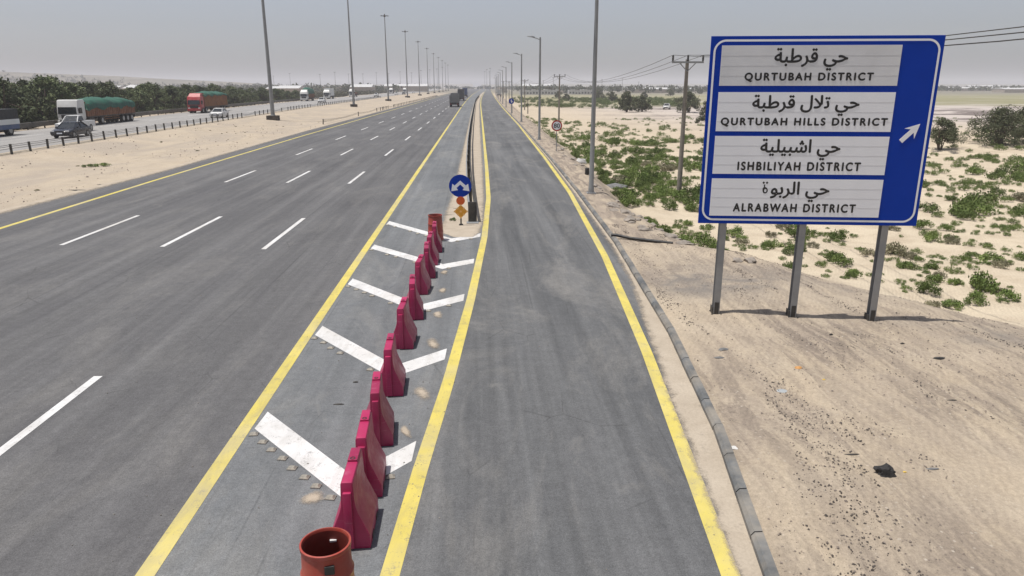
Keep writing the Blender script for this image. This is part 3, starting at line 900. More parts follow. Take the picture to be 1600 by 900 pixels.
for k, (x, y) in enumerate(UP):
    if k == 0: continue
    lab = ['', 'nearest wooden power pole with crossarm, left of the big blue sign', 'second wooden power pole, behind the 80 speed sign',
           'third wooden power pole, far along the ramp', 'fourth wooden power pole, small in the distance', 'farthest small wooden power pole near the skyline'][k]
    loc = (x, y, Z(x, y))
    if u0 is None: u0 = make_upole(loc, lab)
    else: dup(u0, loc, 0, lab)
for i, dx in enumerate((-.95, 0, .95)):
    pts = []
    for (xa, ya), (xb, yb) in zip(UP[:-1], UP[1:]):
        za = 9.3 if ya < 0 else Z(xa, ya) + 8.70; zb = Z(xb, yb) + 8.70
        for k in range(14):
            u = k / 14
            pts.append((xa + (xb-xa)*u + dx, ya + (yb-ya)*u - .13, za + (zb-za)*u - (1.75 - .25*i if ya < 0 else 1.5)*4*u*(1-u)))
    m = MB(); m.tube(pts, .014, 5); o = m.build('power_cable', m_dark_steel)
    tag(o, ['leftmost dark overhead cable strung along the power poles', 'middle dark overhead cable strung along the power poles', 'rightmost dark overhead cable strung along the power poles'][i], 'power cable', 'overhead cables')

tag(MB().tube([(13.2, 186, Z(13.2, 186) - .2), (13.2, 186, Z(13.2, 186) + 3.6)], .11, 8).build('marker_post', m_dark_steel), 'short dark plain post at the field edge past the second power pole', 'post')
m = MB(); m.lathe([(.13, 0), (.14, .05), (.13, .4), (.10, .44), (.0, .45)], 7.0, 45.2, Z(7.0, 45.2), 12)
tag(m.build('small_canister', m_black), 'small black canister standing on the stony shoulder', 'canister')

# distant light poles of a crossing road
dp = None
for k, (px, yy, h) in enumerate(((445, 900, 17), (469, 900, 20), (513, 820, 18), (535, 820, 20), (555, 860, 19), (576, 860, 19), (596, 900, 21), (614, 900, 20), (631, 900, 22), (648, 950, 22), (662, 950, 24), (675, 1000, 26), (686, 1000, 27), (694, 1050, 30), (757, 1100, 26), (760, 1000, 27), (764, 1050, 25), (765, 900, 26), (845, 700, 12), (860, 650, 14), (934, 800, 14), (965, 800, 15), (990, 760, 11))):
    x = (px - 743) / 1112 * yy * 1.0
    if dp is None:
        dp = thing('distant_light_pole', 'thin light pole standing far off on the hazy skyline', 'light pole', (x, yy, Z(x, yy)), 0, 'thin light poles on the hazy skyline')
        MB().tube([(0, 0, 0), (0, 0, 20)], [.28, .14], 6).build('pole', m_pole, dp)
        m = MB(); m.box(0, 0, 19.9, 2.2, .4, .3); m.build('lamp_head', m_dark_steel, dp)
        dp.scale = (1, 1, h / 20)
    else: dup(dp, (x, yy, Z(x, yy)), 0, None, (1, 1, h / 20))

# ------------------------------------------------------------------ vehicles (front towards -y, origin on the ground)
def carpaint(name, col, rough=.28, d=.25): return M(name, col, rough, .0, var=.05, scale=2, dirt=(.34, .30, .25), dirt_amt=d, spec=.5)
p_white = carpaint('white_car_paint', (.66, .66, .65))
p_cream = carpaint('truck_white_paint', (.58, .58, .56), .4)
p_navy = carpaint('black_blue_paint', (.008, .010, .017), .22, .06)
p_red = carpaint('red_truck_paint', (.33, .018, .022), .4)
p_blue = carpaint('blue_truck_paint', (.035, .07, .17), .45)
p_grey = carpaint('grey_truck_paint', (.17, .17, .165), .5)
p_dark = carpaint('dark_truck_paint', (.05, .052, .055), .5)
m_timber = M('cargo_side_boards', (.17, .068, .028), .75, var=.35, scale=1.2, dirt=(.26, .15, .09), dirt_amt=.5)
m_boards2 = M('cargo_yellow_boards', (.24, .105, .035), .75, var=.3, scale=1.4, dirt=(.16, .06, .04), dirt_amt=.6)
m_tarp = M('green_tarpaulin', (.010, .078, .050), .7, var=.35, scale=1.6, bump=.4)
m_box = M('cargo_box_white', (.62, .63, .62), .45, var=.06, scale=.8, dirt=(.4, .37, .32), dirt_amt=.3)
m_canvas = M('dark_canvas', (.028, .030, .032), .8, var=.3, scale=2)
m_rim = M('wheel_rim', (.33, .33, .32), .4, .5)

def wheels(t, spec, r, w, half):
    for y in spec:
        for s in (-1, 1):
            m = MB(); m.wheel(s * (half - w/2), y, r, w, 20); wh = m.build('wheel', m_rubber, t, smooth=30)
            m = MB(); m.disc(0, 0, 0, r*.58, .02, 14, 'y')
            for v in m.bm.verts: v.co = Vector((v.co.y + s * (half + .004), v.co.x + y, v.co.z + r))
            m.build('rim', m_rim, wh)

def make_sedan(name, label, cat, loc, rz, pm, group=None):
    t = thing(name, label, cat, loc, rz, group)
    m = MB()
    m.prism([(-2.28, .36), (-2.33, .62), (-2.18, .74), (-1.05, .92), (-.9, .96), (1.5, 1.00), (2.18, 1.0), (2.30, .86), (2.33, .45), (2.15, .26), (-2.1, .22)], -.9, .9, 'x', bev=.09)
    m.build('body', pm, t, smooth=40)
    gl = [[(-.80, -1.08, .93), (.80, -1.08, .93), (.80, 1.72, .98), (-.80, 1.72, .98)], [(-.60, -.22, 1.43), (.60, -.22, 1.43), (.60, .95, 1.43), (-.60, .95, 1.43)]]
    m = MB(); m.loft(gl); m.build('windows', m_glass, t)
    m = MB(); m.prism([(-.30, 1.415), (-.2, 1.46), (.35, 1.485), (.85, 1.46), (1.02, 1.415)], -.63, .63, 'x', bev=.03)
    for s in (-1, 1):
        m.tube([(s*.80, -1.1, .93), (s*.62, -.24, 1.44)], .045, 5); m.tube([(s*.80, 1.74, .97), (s*.62, .97, 1.44)], .07, 5)
        m.tube([(s*.815, .35, .95), (s*.625, .35, 1.44)], .035, 5); m.tube([(s*.62, -.24, 1.43), (s*.62, .97, 1.43)], .04, 5)
    m.build('roof', pm, t, smooth=40)
    for s in (-1, 1):
        m = MB(); m.box(s*.68, -2.24, .62, .36, .14, .13, bev=.03); m.build('headlight', m_lamp_glass, t)
        m = MB(); m.box(s*.66, 2.27, .74, .38, .1, .15, bev=.02); m.build('tail_light', m_red_lens, t)
        m = MB(); m.box(s*1.0, -.72, .93, .2, .12, .13, bev=.04); m.build('mirror', pm, t)
        m = MB(); m.box(s*.905, .1, .78, .012, .18, .03); m.box(s*.905, 1.1, .82, .012, .18, .03); m.build('door_handle', m_chrome, t)
    m = MB(); m.box(0, -2.335, .38, 1.15, .05, .2, bev=.02); m.box(0, -2.315, .64, .8, .05, .07); m.build('grille', m_black, t)
    m = MB(); m.box(0, -2.368, .44, .5, .012, .12); m.build('number_plate', m_sign_white, t)
    wheels(t, (-1.42, 1.38), .33, .22, .905)
    return t

def make_pickup(name, label, cat, loc, rz, pm, load=None, group=None):
    t = thing(name, label, cat, loc, rz, group)
    m = MB()
    m.prism([(-2.6, .5), (-2.64, .82), (-2.5, 1.0), (-1.15, 1.12), (-1.0, 1.16), (.55, 1.18), (.55, .45), (-2.4, .38)], -.91, .91, 'x', bev=.07)
    m.build('body', pm, t, smooth=40)
    m = MB(); m.loft([[(-.80, -1.2, 1.12), (.80, -1.2, 1.12), (.80, .52, 1.16), (-.80, .52, 1.16)], [(-.64, -.5, 1.70), (.64, -.5, 1.70), (.64, .38, 1.70), (-.64, .38, 1.70)]]); m.build('windows', m_glass, t)
    m = MB(); m.box(0, -.05, 1.69, 1.34, 1.0, .09, bev=.04)
    for s in (-1, 1):
        m.tube([(s*.80, -1.22, 1.12), (s*.66, -.52, 1.71)], .05, 5); m.tube([(s*.80, .5, 1.15), (s*.66, .38, 1.71)], .09, 5)
    m.build('roof', pm, t, smooth=40)
    m = MB(); m.box(0, 1.62, .52, 1.8, 2.1, .14)
    for s in (-1, 1): m.box(s*.87, 1.62, .6, .08, 2.12, .55, bev=.02)
    m.box(0, 2.66, .6, 1.82, .07, .55, bev=.02); m.box(0, .60, .6, 1.66, .06, .55)
    m.build('cargo_bed', pm, t)
    if load: m = MB(); m.box(0, 1.62, .7, 1.6, 1.9, load, bev=.15); m.build('load', m_canvas, t, smooth=40)
    for s in (-1, 1):
        m = MB(); m.box(s*.7, -2.58, .8, .36, .12, .18, bev=.03); m.build('headlight', m_lamp_glass, t)
        m = MB(); m.box(s*.87, 2.70, .75, .09, .05, .3); m.build('tail_light', m_red_lens, t)
        m = MB(); m.box(s*1.03, -.85, 1.12, .2, .12, .2, bev=.04); m.build('mirror', m_black, t)
    m = MB(); m.box(0, -2.66, .62, 1.0, .05, .26); m.build('grille', m_black, t)
    m = MB(); m.box(0, -2.70, .46, 1.75, .12, .15, bev=.03); m.build('bumper', m_chrome, t)
    wheels(t, (-1.62, 1.55), .38, .25, .93)
    return t

def wavy(x0, x1, y0, y1, zf, nx_, ny_, skirt):
    """draped sheet with hanging edges"""
    gx = [x0] + [x0 + (x1-x0)*i/nx_ for i in range(nx_ + 1)] + [x1]
    gy = [y0] + [y0 + (y1-y0)*j/ny_ for j in range(ny_ + 1)] + [y1]
    vs = []; fs = []; W = len(gx)
    for j, y in enumerate(gy):
        for i, x in enumerate(gx):
            hang = i in (0, W-1) or j in (0, len(gy)-1)
            z = zf(x, y)
            if hang:
                z -= skirt * (1 + .5*mnoise.noise(Vector((x*1.4, y*1.1, 3))))
                x += (.03 if x > 0 else -.03) + .03*mnoise.noise(Vector((y*2.2, x, 8)))
            vs.append((x, y, z))
    for j in range(len(gy)-1):
        for i in range(W-1): fs.append((j*W+i, j*W+i+1, (j+1)*W+i+1, (j+1)*W+i))
    return vs, fs

def make_truck(name, label, cat, loc, rz, cabm, L=9.0, body='stake', boards=None, tarp=None, side_h=1.5, fairing=True, boxm=None, group=None, axles=None, cab_h=2.95, skirt=.5):
    """L = length of the load bed; the cab's front is at y = 0 of the local frame"""
    t = thing(name, label, cat, loc, rz, group)
    H2 = 1.22
    m = MB()
    m.prism([(0.0, .75), (-.02, 1.35), (.10, 2.35), (.34, cab_h), (.6, cab_h + .06), (2.0, cab_h + .06), (2.1, cab_h - .1), (2.1, .95), (1.75, .75)], -H2, H2, 'x', bev=.09)
    cab = m.build('cab', cabm, t, smooth=40)
    m = MB(); m.loft([[(-1.10, -.035, 1.55), (1.10, -.035, 1.55), (1.10, .06, 1.56), (-1.10, .06, 1.56)], [(-1.06, .085, 2.38), (1.06, .085, 2.38), (1.06, .16, 2.38), (-1.06, .16, 2.38)]]); m.build('windscreen', m_glass, cab)
    for s in (-1, 1):
        m = MB(); m.prism([(.35, 1.6), (.45, 2.3), (1.25, 2.3), (1.25, 1.6)], s*H2 - .01*s, s*(H2 + .012), 'x'); m.build('side_window', m_glass, cab)
        m = MB(); m.box(s*.9, -.05, .82, .40, .08, .22, bev=.03); m.build('headlight', m_lamp_glass, cab)
        m = MB(); m.box(s*(H2 + .2), .05, 1.65, .2, .1, .6, bev=.03); m.tube([(s*H2, .15, 2.2), (s*(H2+.2), .05, 2.2)], .02, 5); m.build('mirror', m_black, cab)
    m = MB(); m.box(0, -.045, .95, 1.5, .06, .5, bev=.02); m.build('grille', m_black, cab)
    m = MB(); m.box(0, -.06, .42, 2.44, .22, .40, bev=.05); m.build('bumper', cabm, t, smooth=40)
    if fairing:
        m = MB(); m.loft([[(-1.05, .45, cab_h), (1.05, .45, cab_h), (1.1, 2.0, cab_h), (-1.1, 2.0, cab_h)], [(-.98, 1.2, cab_h + .55), (.98, 1.2, cab_h + .55), (1.08, 2.0, cab_h + .62), (-1.08, 2.0, cab_h + .62)]]); m.build('roof_fairing', cabm, cab, smooth=20)
    y0, y1 = 2.35, 2.35 + L
    m = MB()
    for s in (-1, 1): m.box(s*.45, (1.0 + y1)/2, .78, .16, y1 - 1.0, .24)
    m.box(0, y1 - .05, .62, 2.4, .1, .3)
    for s in (-1, 1):
        m.box(s*1.0, 3.6, .5, .4, 1.3, .5, bev=.05)
    m.build('chassis', m_dark_steel, t)
    m = MB(); m.box(0, (y0+y1)/2, 1.04, 2.5, L, .14); m.build('bed_floor', m_dark_steel, t)
    bm_ = boxm or boards
    m = MB()
    if body in ('stake', 'dump'):
        for s in (-1, 1):
            m.box(s*1.22, (y0+y1)/2, 1.18, .06, L, side_h)
            n = int(L / .55)
            for k in range(n + 1): m.box(s*1.265, y0 + .06 + (L-.12)*k/n, 1.10, .05, .09, side_h + .1)
        m.box(0, y0 + .03, 1.18, 2.38, .06, side_h + .35); m.box(0, y1 - .03, 1.18, 2.38, .06, side_h)
        for k in range(5): m.box(-1 + .5*k, y1 + .03, 1.14, .08, .06, side_h)
        m.box(0, (y0+y1)/2, 1.2, 2.36, L - .14, side_h * .55)
        m.build('cargo_sides', bm_, t)
    elif body == 'box':
        m.box(0, (y0+y1)/2, 1.18, 2.5, L, side_h, bev=.03)
        bx = m.build('cargo_box', bm_, t)
        m = MB()
        for s in (-1, 1): m.box(s*.3, y1 + .02, 1.3, .04, .04, side_h - .25)
        m.box(0, y1 + .006, 1.25, .03, .012, side_h - .14); m.build('door_bars', m_dark_steel, bx)
    if tarp:
        top = 1.18 + side_h
        zf = lambda x, y: top + tarp * max(0, 1 - (abs(x)/1.35)**3) * (.75 + .25*math.sin((y - y0)/L*PI)) + .26*mnoise.noise(Vector((x*.8, y*.55, 1.7 + L))) + .10*mnoise.noise(Vector((x*2.2, y*1.9, L)))
        v_, f_ = wavy(-1.33, 1.33, y0 - .05, y1 + .05, zf, 10, int(L*2.5), skirt)
        arrays('tarpaulin', v_, f_, m_tarp, t, True)
    for s in (-1, 1):
        m = MB(); m.box(s*.95, y1 + .02, .70, .3, .06, .16); m.build('tail_light', m_red_lens, t)
        m = MB(); m.box(s*1.2, (y0+y1)/2 - .4, .62, .05, L*.32, .07); m.box(s*1.2, (y0+y1)/2 - .4, .88, .05, L*.32, .07); m.build('side_guard', m_boards2 if body == 'stake' else m_dark_steel, t)
    wheels(t, axles or (1.15, y1 - 2.9, y1 - 1.5), .52, .42, 1.23)
    return t

HR = .6
HD = math.atan(.042)                                   # heading of the opposite carriageway near the camera
make_sedan('sedan_car', 'black sedan driving in front of the white pickup on the opposite road', 'car', (-40.35, 74.7, HR), HD, p_navy)
make_pickup('pickup_truck', 'white pickup half hidden behind the black sedan', 'pickup', (-44.6, 83.6, HR), HD, p_white)
make_truck('cargo_truck', 'white cab truck with green tarpaulin and long brown wooden sides', 'truck', (-50.7, 93.6, HR), HD, p_cream, L=14.6, boards=m_timber, tarp=.75, side_h=1.45, skirt=.62, fairing=False, axles=(1.15, 6.4, 12.9, 14.3, 15.7), cab_h=3.2)
make_truck('stake_truck', 'blue and white truck with dark canvas cut by the left edge', 'truck', (-48.8, 69.8, HR), HD, p_blue, L=7.0, body='box', boxm=m_canvas, side_h=1.45, fairing=False, cab_h=2.6, axles=(1.15, 7.6))
make_truck('cargo_truck', 'red cab truck with green tarpaulin and tall brown sides', 'truck', (-52.4, 139.5, HR), HD, p_red, L=14.5, boards=m_boards2, tarp=.55, side_h=2.1, skirt=.22, axles=(1.15, 3.0, 13.4, 14.8), cab_h=3.0)
ed = [o for o in C.objects if o.get('label', '').startswith('blue and white')][0]
m = MB()
for s in (-1, 1): m.box(s*1.27, 5.85, 1.10, .05, 6.9, .52)
m.box(0, 9.38, 1.10, 2.5, .05, .52); m.build('white_side_board', m_box, ed)
m = MB()
for s in (-1, 1): m.box(s*1.24, 6.6, .62, .05, 5.2, .46)
m.box(0, 9.36, .62, 2.4, .05, .46); m.build('blue_side_board', p_blue, ed)
make_sedan('sedan_car', 'white sedan just below the red cab truck', 'car', (-41.6, 121.0, HR), HD, p_white)
make_truck('cargo_truck', 'white cab truck with bulging round green load', 'truck', (-57.9, 251.5, HR), .02, p_cream, L=9.5, boards=m_timber, tarp=1.7, side_h=1.6, cab_h=3.1)
make_sedan('sedan_car', 'white sedan below the gap between green load truck and box truck', 'car', (-47.4, 229.5, HR), .02, p_white)
make_truck('box_truck', 'white box truck with dark cab front on the opposite road', 'truck', (-58.8, 294.0, HR), .02, p_cream, L=8.4, body='box', boxm=m_box, side_h=2.9, fairing=True)
make_truck('flatbed_truck', 'white cab truck with low brown bed half hidden by a mast', 'truck', (-58.6, 352, HR), .02, p_cream, L=9.0, boards=m_timber, side_h=1.0, fairing=True)
make_pickup('pickup_truck', 'white pickup carrying a dark load beside the median posts', 'pickup', (-46.9, 351, HR), .02, p_white, load=1.2)
make_truck('cargo_truck', 'left of two far white trucks on the opposite road', 'truck', (-57.5, 505, HR), .02, p_cream, L=9.0, body='box', boxm=m_canvas, side_h=2.4)
make_truck('cargo_truck', 'right of two far white trucks on the opposite road', 'truck', (-53.5, 560, HR), .02, p_cream, L=9.0, body='box', boxm=m_canvas, side_h=2.4)
make_sedan('sedan_car', 'small white car in front of the left far truck', 'car', (-46.6, 437, HR), .02, p_white)
make_sedan('sedan_car', 'small dark grey car in front of the right far truck', 'car', (-43.4, 448, HR), .02, p_dark)
make_sedan('sedan_car', 'tiny white car farthest along the opposite road', 'car', (-44.5, 530, HR), .02, p_white)

# own carriageway, seen from behind (front away from the camera: turned round)
def rear(fn, *a, rear_y, length, x, z=0, rz=PI, **k): return fn(*a, (x, rear_y + length, z), rz, **k)
rear(make_truck, 'tipper_truck', 'grey tipper truck seen from behind, nearest of three trucks on the main road', 'truck', rear_y=200.5, length=8.9, x=-5.87, cabm=p_grey, L=6.6, body='dump', boxm=p_grey, side_h=1.9, axles=(1.15, 6.2, 7.6), cab_h=3.0)
rear(make_truck, 'box_truck', 'dark grey truck between the tipper and the blue truck', 'truck', rear_y=287, length=10.8, x=-5.75, cabm=p_dark, L=8.4, body='box', boxm=p_dark, side_h=3.2)
rear(make_truck, 'box_truck', 'dark blue truck farthest of three trucks on the main road', 'truck', rear_y=377, length=11.4, x=-3.9 - 1.6, cabm=p_dark, L=9.0, body='box', boxm=p_blue, side_h=3.4)
make_truck('box_truck', 'white box truck parked beside the far end of the ramp', 'truck', (12.6, 404, Z(12.6, 404)), PI, p_cream, L=6.0, body='box', boxm=m_box, side_h=2.6)
make_pickup('pickup_truck', 'white pickup parked on the sand between two dark trees', 'pickup', (56.5, 215, Z(56.5, 215)), R(-20), p_white, load=.5)

# ------------------------------------------------------------------ foliage
def foliage_mat(name, a, b, rnd=.2):
    n = NT(name)
    f = n.noise(1.1, 4, .6); g = n.noise(14, 2, .6)
    oi = n.n('ShaderNodeObjectInfo')
    c = n.mix(n.ramp(f, .35, .65), a, b)
    c = n.scalec(c, n.ramp(g, .3, .7, .75, 1.25))
    c = n.scalec(c, n.ramp(oi.outputs['Random'], 0, 1, 1 - rnd, 1 + rnd))
    n.b.inputs['Subsurface Weight'].default_value = 0
    return n.done(c, .7, 0, .25)
m_belt = foliage_mat('belt_foliage', (.046, .066, .026), (.125, .145, .066), .4)
m_acacia = foliage_mat('acacia_foliage', (.050, .060, .030), (.098, .108, .056), .15)
m_shrub = foliage_mat('shrub_foliage', (.085, .13, .028), (.16, .205, .06), .35)
m_dry = foliage_mat('dry_shrub_foliage', (.17, .165, .10), (.26, .235, .15), .2)
m_far_green = foliage_mat('far_belt_foliage', (.035, .045, .026), (.075, .085, .05), .1)
m_bark = M('bark', (.085, .062, .045), .9, var=.3, scale=4, bump=.5)

def leaf_cloud(clumps, per, size, aspect=.5, up=.3, g=None):
    """clumps: (x, y, z, r) -> verts, faces of small leaf quads spread through each clump"""
    g = g or rng
    n = len(clumps) * per
    cl = np.repeat(np.array(clumps), per, 0)
    d = g.normal(size=(n, 3)); d /= np.linalg.norm(d, axis=1)[:, None]
    rad = g.random(n) ** .45
    c = cl[:, :3] + d * (cl[:, 3] * rad)[:, None] * np.array([1, 1, .8])
    nrm = g.normal(size=(n, 3)) + np.array([0, 0, up]) + d * .6
    nrm /= np.linalg.norm(nrm, axis=1)[:, None]
    t = np.cross(nrm, g.normal(size=(n, 3))); t /= np.linalg.norm(t, axis=1)[:, None]
    b = np.cross(nrm, t)
    s = size * (.6 + .8 * g.random(n))[:, None]
    V = np.stack([c - t*s, c - b*s*aspect, c + t*s, c + b*s*aspect], 1).reshape(-1, 3)
    F = np.arange(n*4).reshape(-1, 4)
    return V, F

def tree_proto(name, label, cat, H_, Wd, nclump, per, leaf, mat, stems=3, group=None, flat=.75, low=.12, seed=1):
    g = np.random.default_rng(seed)
    t = thing(name, label, cat, (0, 0, 0), 0, group)
    clumps = []
    for k in range(nclump):
        a = g.random()*2*PI; rr = Wd/2 * (g.random() ** .55); h = low + (1-low) * g.random()
        prof = math.sin(PI * min(1, (h*.85 + .18))) ** .6
        rr *= max(.25, prof) * (1 + .35*math.sin(3*a + seed))
        clumps.append((rr*math.cos(a), rr*math.sin(a), h*H_*.92, Wd*(.10 + .10*g.random())*flat))
    m = MB()
    for k in range(stems):
        a = 2*PI*k/stems + g.random(); lean = Wd*.22*(.4 + g.random())
        p0 = Vector((.12*math.cos(a), .12*math.sin(a), -.15)); p1 = Vector((lean*.35*math.cos(a), lean*.35*math.sin(a), H_*.3)); p2 = Vector((lean*math.cos(a+.3), lean*math.sin(a+.3), H_*.62)); p3 = p2 + Vector((lean*.4*math.cos(a), lean*.4*math.sin(a), H_*.22))
        r0 = .035*H_/ (1 + .12*stems)
        m.tube([p0, p1, p2, p3], [r0, r0*.8, r0*.5, r0*.15], 7)
        for q in range(4):
            cpt = clumps[g.integers(len(clumps))]
            src = p1.lerp(p2, g.random())
            m.tube([src, src.lerp(Vector(cpt[:3]), .55) + Vector((0, 0, .1)), Vector(cpt[:3])], [r0*.45, r0*.28, r0*.08], 5)
    m.build('trunk', m_bark, t, smooth=50)
    V, F = leaf_cloud(clumps, per, leaf, .5, .35, g)
    V[:, 2] = np.maximum(V[:, 2], .06 + .1*g.random(len(V)))
    arrays('crown', V, F, mat, t)
    return t

# belt of trees along the opposite carriageway
belt = []
lab = 'dark green bushy tree in the belt behind the opposite guardrail'
grp = 'trees in the belt along the opposite road'
spots = []
for k in range(66):
    y = 58 + k * 3.6; 
    for row in range(2):
        yy = y + rng.uniform(-1.5, 1.5); xx = FAR_L(yy) - 4.6 - row * 5.6 - rng.uniform(0, 2.5)
        spots.append((xx, yy, row))
for k in range(22): 
    yy = 60 + k * 9 + rng.uniform(-3, 3); spots.append((FAR_L(yy) - 17 - rng.uniform(0, 8), yy, 2))
for i, (x, y, row) in enumerate(spots):
    hgt = rng.uniform(.8, 1.12) * (1.0 + .09*row) * float(np.interp(y, [58, 100, 150, 230, 300], [1.13, 1.02, .92, .74, .60])) * (1.12 if rng.random() < .15 else 1)
    if i < 6:
        t = tree_proto('belt_tree', lab, 'tree', 5.9, 6.2, 40, 85, .17, m_belt, 3, grp, seed=20 + i)
        t.location = (x, y, Z(x, y)); t.scale = (hgt,)*3; belt.append(t)
    else:
        dup(belt[int(rng.integers(6))], (x, y, Z(x, y)), rng.uniform(0, 6.28), None, (hgt*rng.uniform(.9, 1.15), hgt*rng.uniform(.9, 1.15), hgt))

# acacias on the right
def acacia(label, x, y, H_, Wd, seed, stems=4, nc=46, per=150, leaf=.10, low=.12):
    t = tree_proto('desert_tree', label, 'tree', H_, Wd, nc, per, leaf, m_acacia, stems, None, .8, low, seed)
    t.location = (x, y, Z(x, y)); return t
acacia('open branched desert tree standing just right of the big blue sign', 47.3, 71.6, 3.15, 4.4, 51, 7, 46, 150, .075, .25)
acacia('wide dense desert tree at the right picture edge', 54.8, 73.5, 3.9, 6.4, 52, 7, 70, 150, .085, .08)
acacia('desert tree cut by the right picture edge behind the wide one', 60.5, 76.5, 4.0, 6.0, 53, 6, 60, 150, .10, .2)
acacia('dark pointed desert tree left of the nearest power pole', 40.6, 196, 5.6, 6.4, 54, 4, 44, 120, .16)
acacia('lower round desert tree touching the pointed one', 45.0, 197, 4.4, 5.6, 55, 4, 40, 110, .16)
acacia('broad dark desert tree behind the nearest power pole', 55.7, 190, 5.3, 6.6, 56, 4, 56, 120, .15)
acacia('dark desert tree half hidden by the left edge of the sign', 42.0, 131, 4.4, 4.4, 57, 4, 40, 110, .13)
for k, (px, y, s) in enumerate(((950, 330, 4.5), (928, 380, 5), (880, 350, 3.5), (868, 420, 4), (930, 560, 6), (1000, 420, 4), (1040, 520, 5), (905, 640, 6), (1085, 640, 5))):
    x = (px - 743) / 1112 * y
    dup([o for o in C.objects if o.get('label', '').startswith('lower round')][0], (x, y, Z(x, y)), k, 'small dark tree far off on the plain right of the ramp', s/4.4, 'small far trees on the right plain')

# shrubs of the field
def shrub_proto(seed, mat, name='desert_shrub'):
    g = np.random.default_rng(seed)
    cl = [(.42*math.cos(a)*r, .42*math.sin(a)*r, .12 + .26*(1-r)*g.random() + .06*g.random(), .14 + .08*g.random()) for a, r in zip(g.random(13)*6.28, g.random(13)**.6)]
    V, F = leaf_cloud(cl, 75, .034, .55, .5, g)
    V[:, 2] = np.maximum(V[:, 2] * 1.0, .0)
    return V, F
SP = [shrub_proto(100 + k, None) for k in range(6)]
cand = []
def dens(x, y):
    e = BERM(y)
    if x < e + 1.6: return 0
    a = 0
    # lush part along the toe of the shoulder
    if y > 36:
        edge = float(np.interp(y, [36, 46, 60, 80, 100, 125, 150], [22, 25, 27, 26, 24, 22, 16]))
        a = float(sstep(edge + 6, edge - 3, x)) * float(np.interp(y, [36, 44, 95, 125, 150], [.55, 1, .9, .5, .2]))
        if x < e + 3.4 and y < 62: a = 1.3
    elif y > 27 and x < e + 3.6: a = 1.3
    elif y > 20: a = .30 + .25 * float(sstep(14, 20, x))
    if x > 22 and y < 66: a = max(a, .34)
    if x > 30 and y >= 60: a = max(a, .10)
    return a * float(np.clip(.5 + 1.5 * vn(x, y, .22, 9), .04, 1.4))
for _ in range(24000):
    y = 21 + 140 * rng.random() ** 1.25
    x = BERM(y) + 1 + rng.random() * (16 + y * .55)
    if rng.random() < dens(x, y) * (1 - .35 * rng.random()):
        s = float(rng.choice([.45, .7, 1.0, 1.4, 1.9], p=[.26, .30, .27, .13, .04])) * rng.uniform(.85, 1.2) * .80
        if y < 36: s *= .72
        if all((x-a)**2 + (y-b)**2 > (.42*(s+c))**2 for a, b, c, _m in cand[-700:]): cand.append((x, y, s, 0 if rng.random() > .11 else 1))
def visible(x, y, z=0):
    Y = y*math.cos(R(2.82)) + x*math.sin(R(2.82)); X = x*math.cos(R(2.82)) - y*math.sin(R(2.82))
    px = 800 + 1112 * X / max(Y, .1)
    return -30 < px < 1630
for px_, y_ in (): pass
cand = [c for c in cand if visible(c[0], c[1])]
cand.sort(key=lambda c: -c[2] / math.hypot(c[0], c[1]))
print('shrubs', len(cand))
protos = {}
NS = 280
for i, (x, y, s, dry) in enumerate(cand[:NS]):
    k = (i % 6, dry)
    mesh = protos.get(k)
    loc = (x, y, Z(x, y) - .02)
    if mesh is None:
        o = arrays('desert_shrub', SP[k[0]][0], SP[k[0]][1], m_dry if dry else m_shrub); protos[k] = o.data
    else:
        o = bpy.data.objects.new('desert_shrub', mesh); C.objects.link(o)
    o.location = loc; o.rotation_euler = (0, 0, rng.uniform(0, 6.28)); o.scale = (s*1.1, s*1.1, s * rng.uniform(1.15, 1.7))
    if dry: tag(o, 'dry grey brown desert shrub on the sand right of the ramp', 'shrub', 'dry desert shrubs in the sand field')
    else: tag(o, 'low green desert shrub on the sand right of the ramp', 'shrub', 'green desert shrubs in the sand field')
def scatter_shrubs(name, lst, mat, zoff=0):
    Vs = []; Fs = []; b = 0
    for i, (x, y, s, d) in enumerate(lst):
        V, F = SP[i % 6]
        sel = rng.permutation(len(F))[:int(len(F) * (.6 if y < 90 else .4))]
        a = rng.uniform(0, 6.28); ca_, sa_ = math.cos(a), math.sin(a)
        P = V[F[sel].ravel()] * np.array([s*1.1, s*1.1, s*1.3])
        P = np.stack([P[:, 0]*ca_ - P[:, 1]*sa_ + x, P[:, 0]*sa_ + P[:, 1]*ca_ + y, P[:, 2] + Z(x, y) - .02], 1)
        Vs.append(P); Fs.append(np.arange(len(P)).reshape(-1, 4) + b); b += len(P)
    if not Vs: return
    return tag(arrays(name, np.concatenate(Vs), np.concatenate(Fs), mat), kind='stuff')
scatter_shrubs('ground_cover', cand[NS:], m_shrub)
# strip of greener scrub in front of the far white houses
far_s = []
for _ in range(700):
    y = rng.uniform(225, 420); px = rng.uniform(790, 1080); x = (px - 743) / 1112 * y
    if x > BERM(y) + 4 and vn(x, y, .04, 6) > -.1: far_s.append((x, y, rng.uniform(1.5, 3.2), 0))
scatter_shrubs('far_scrub', far_s, m_shrub)
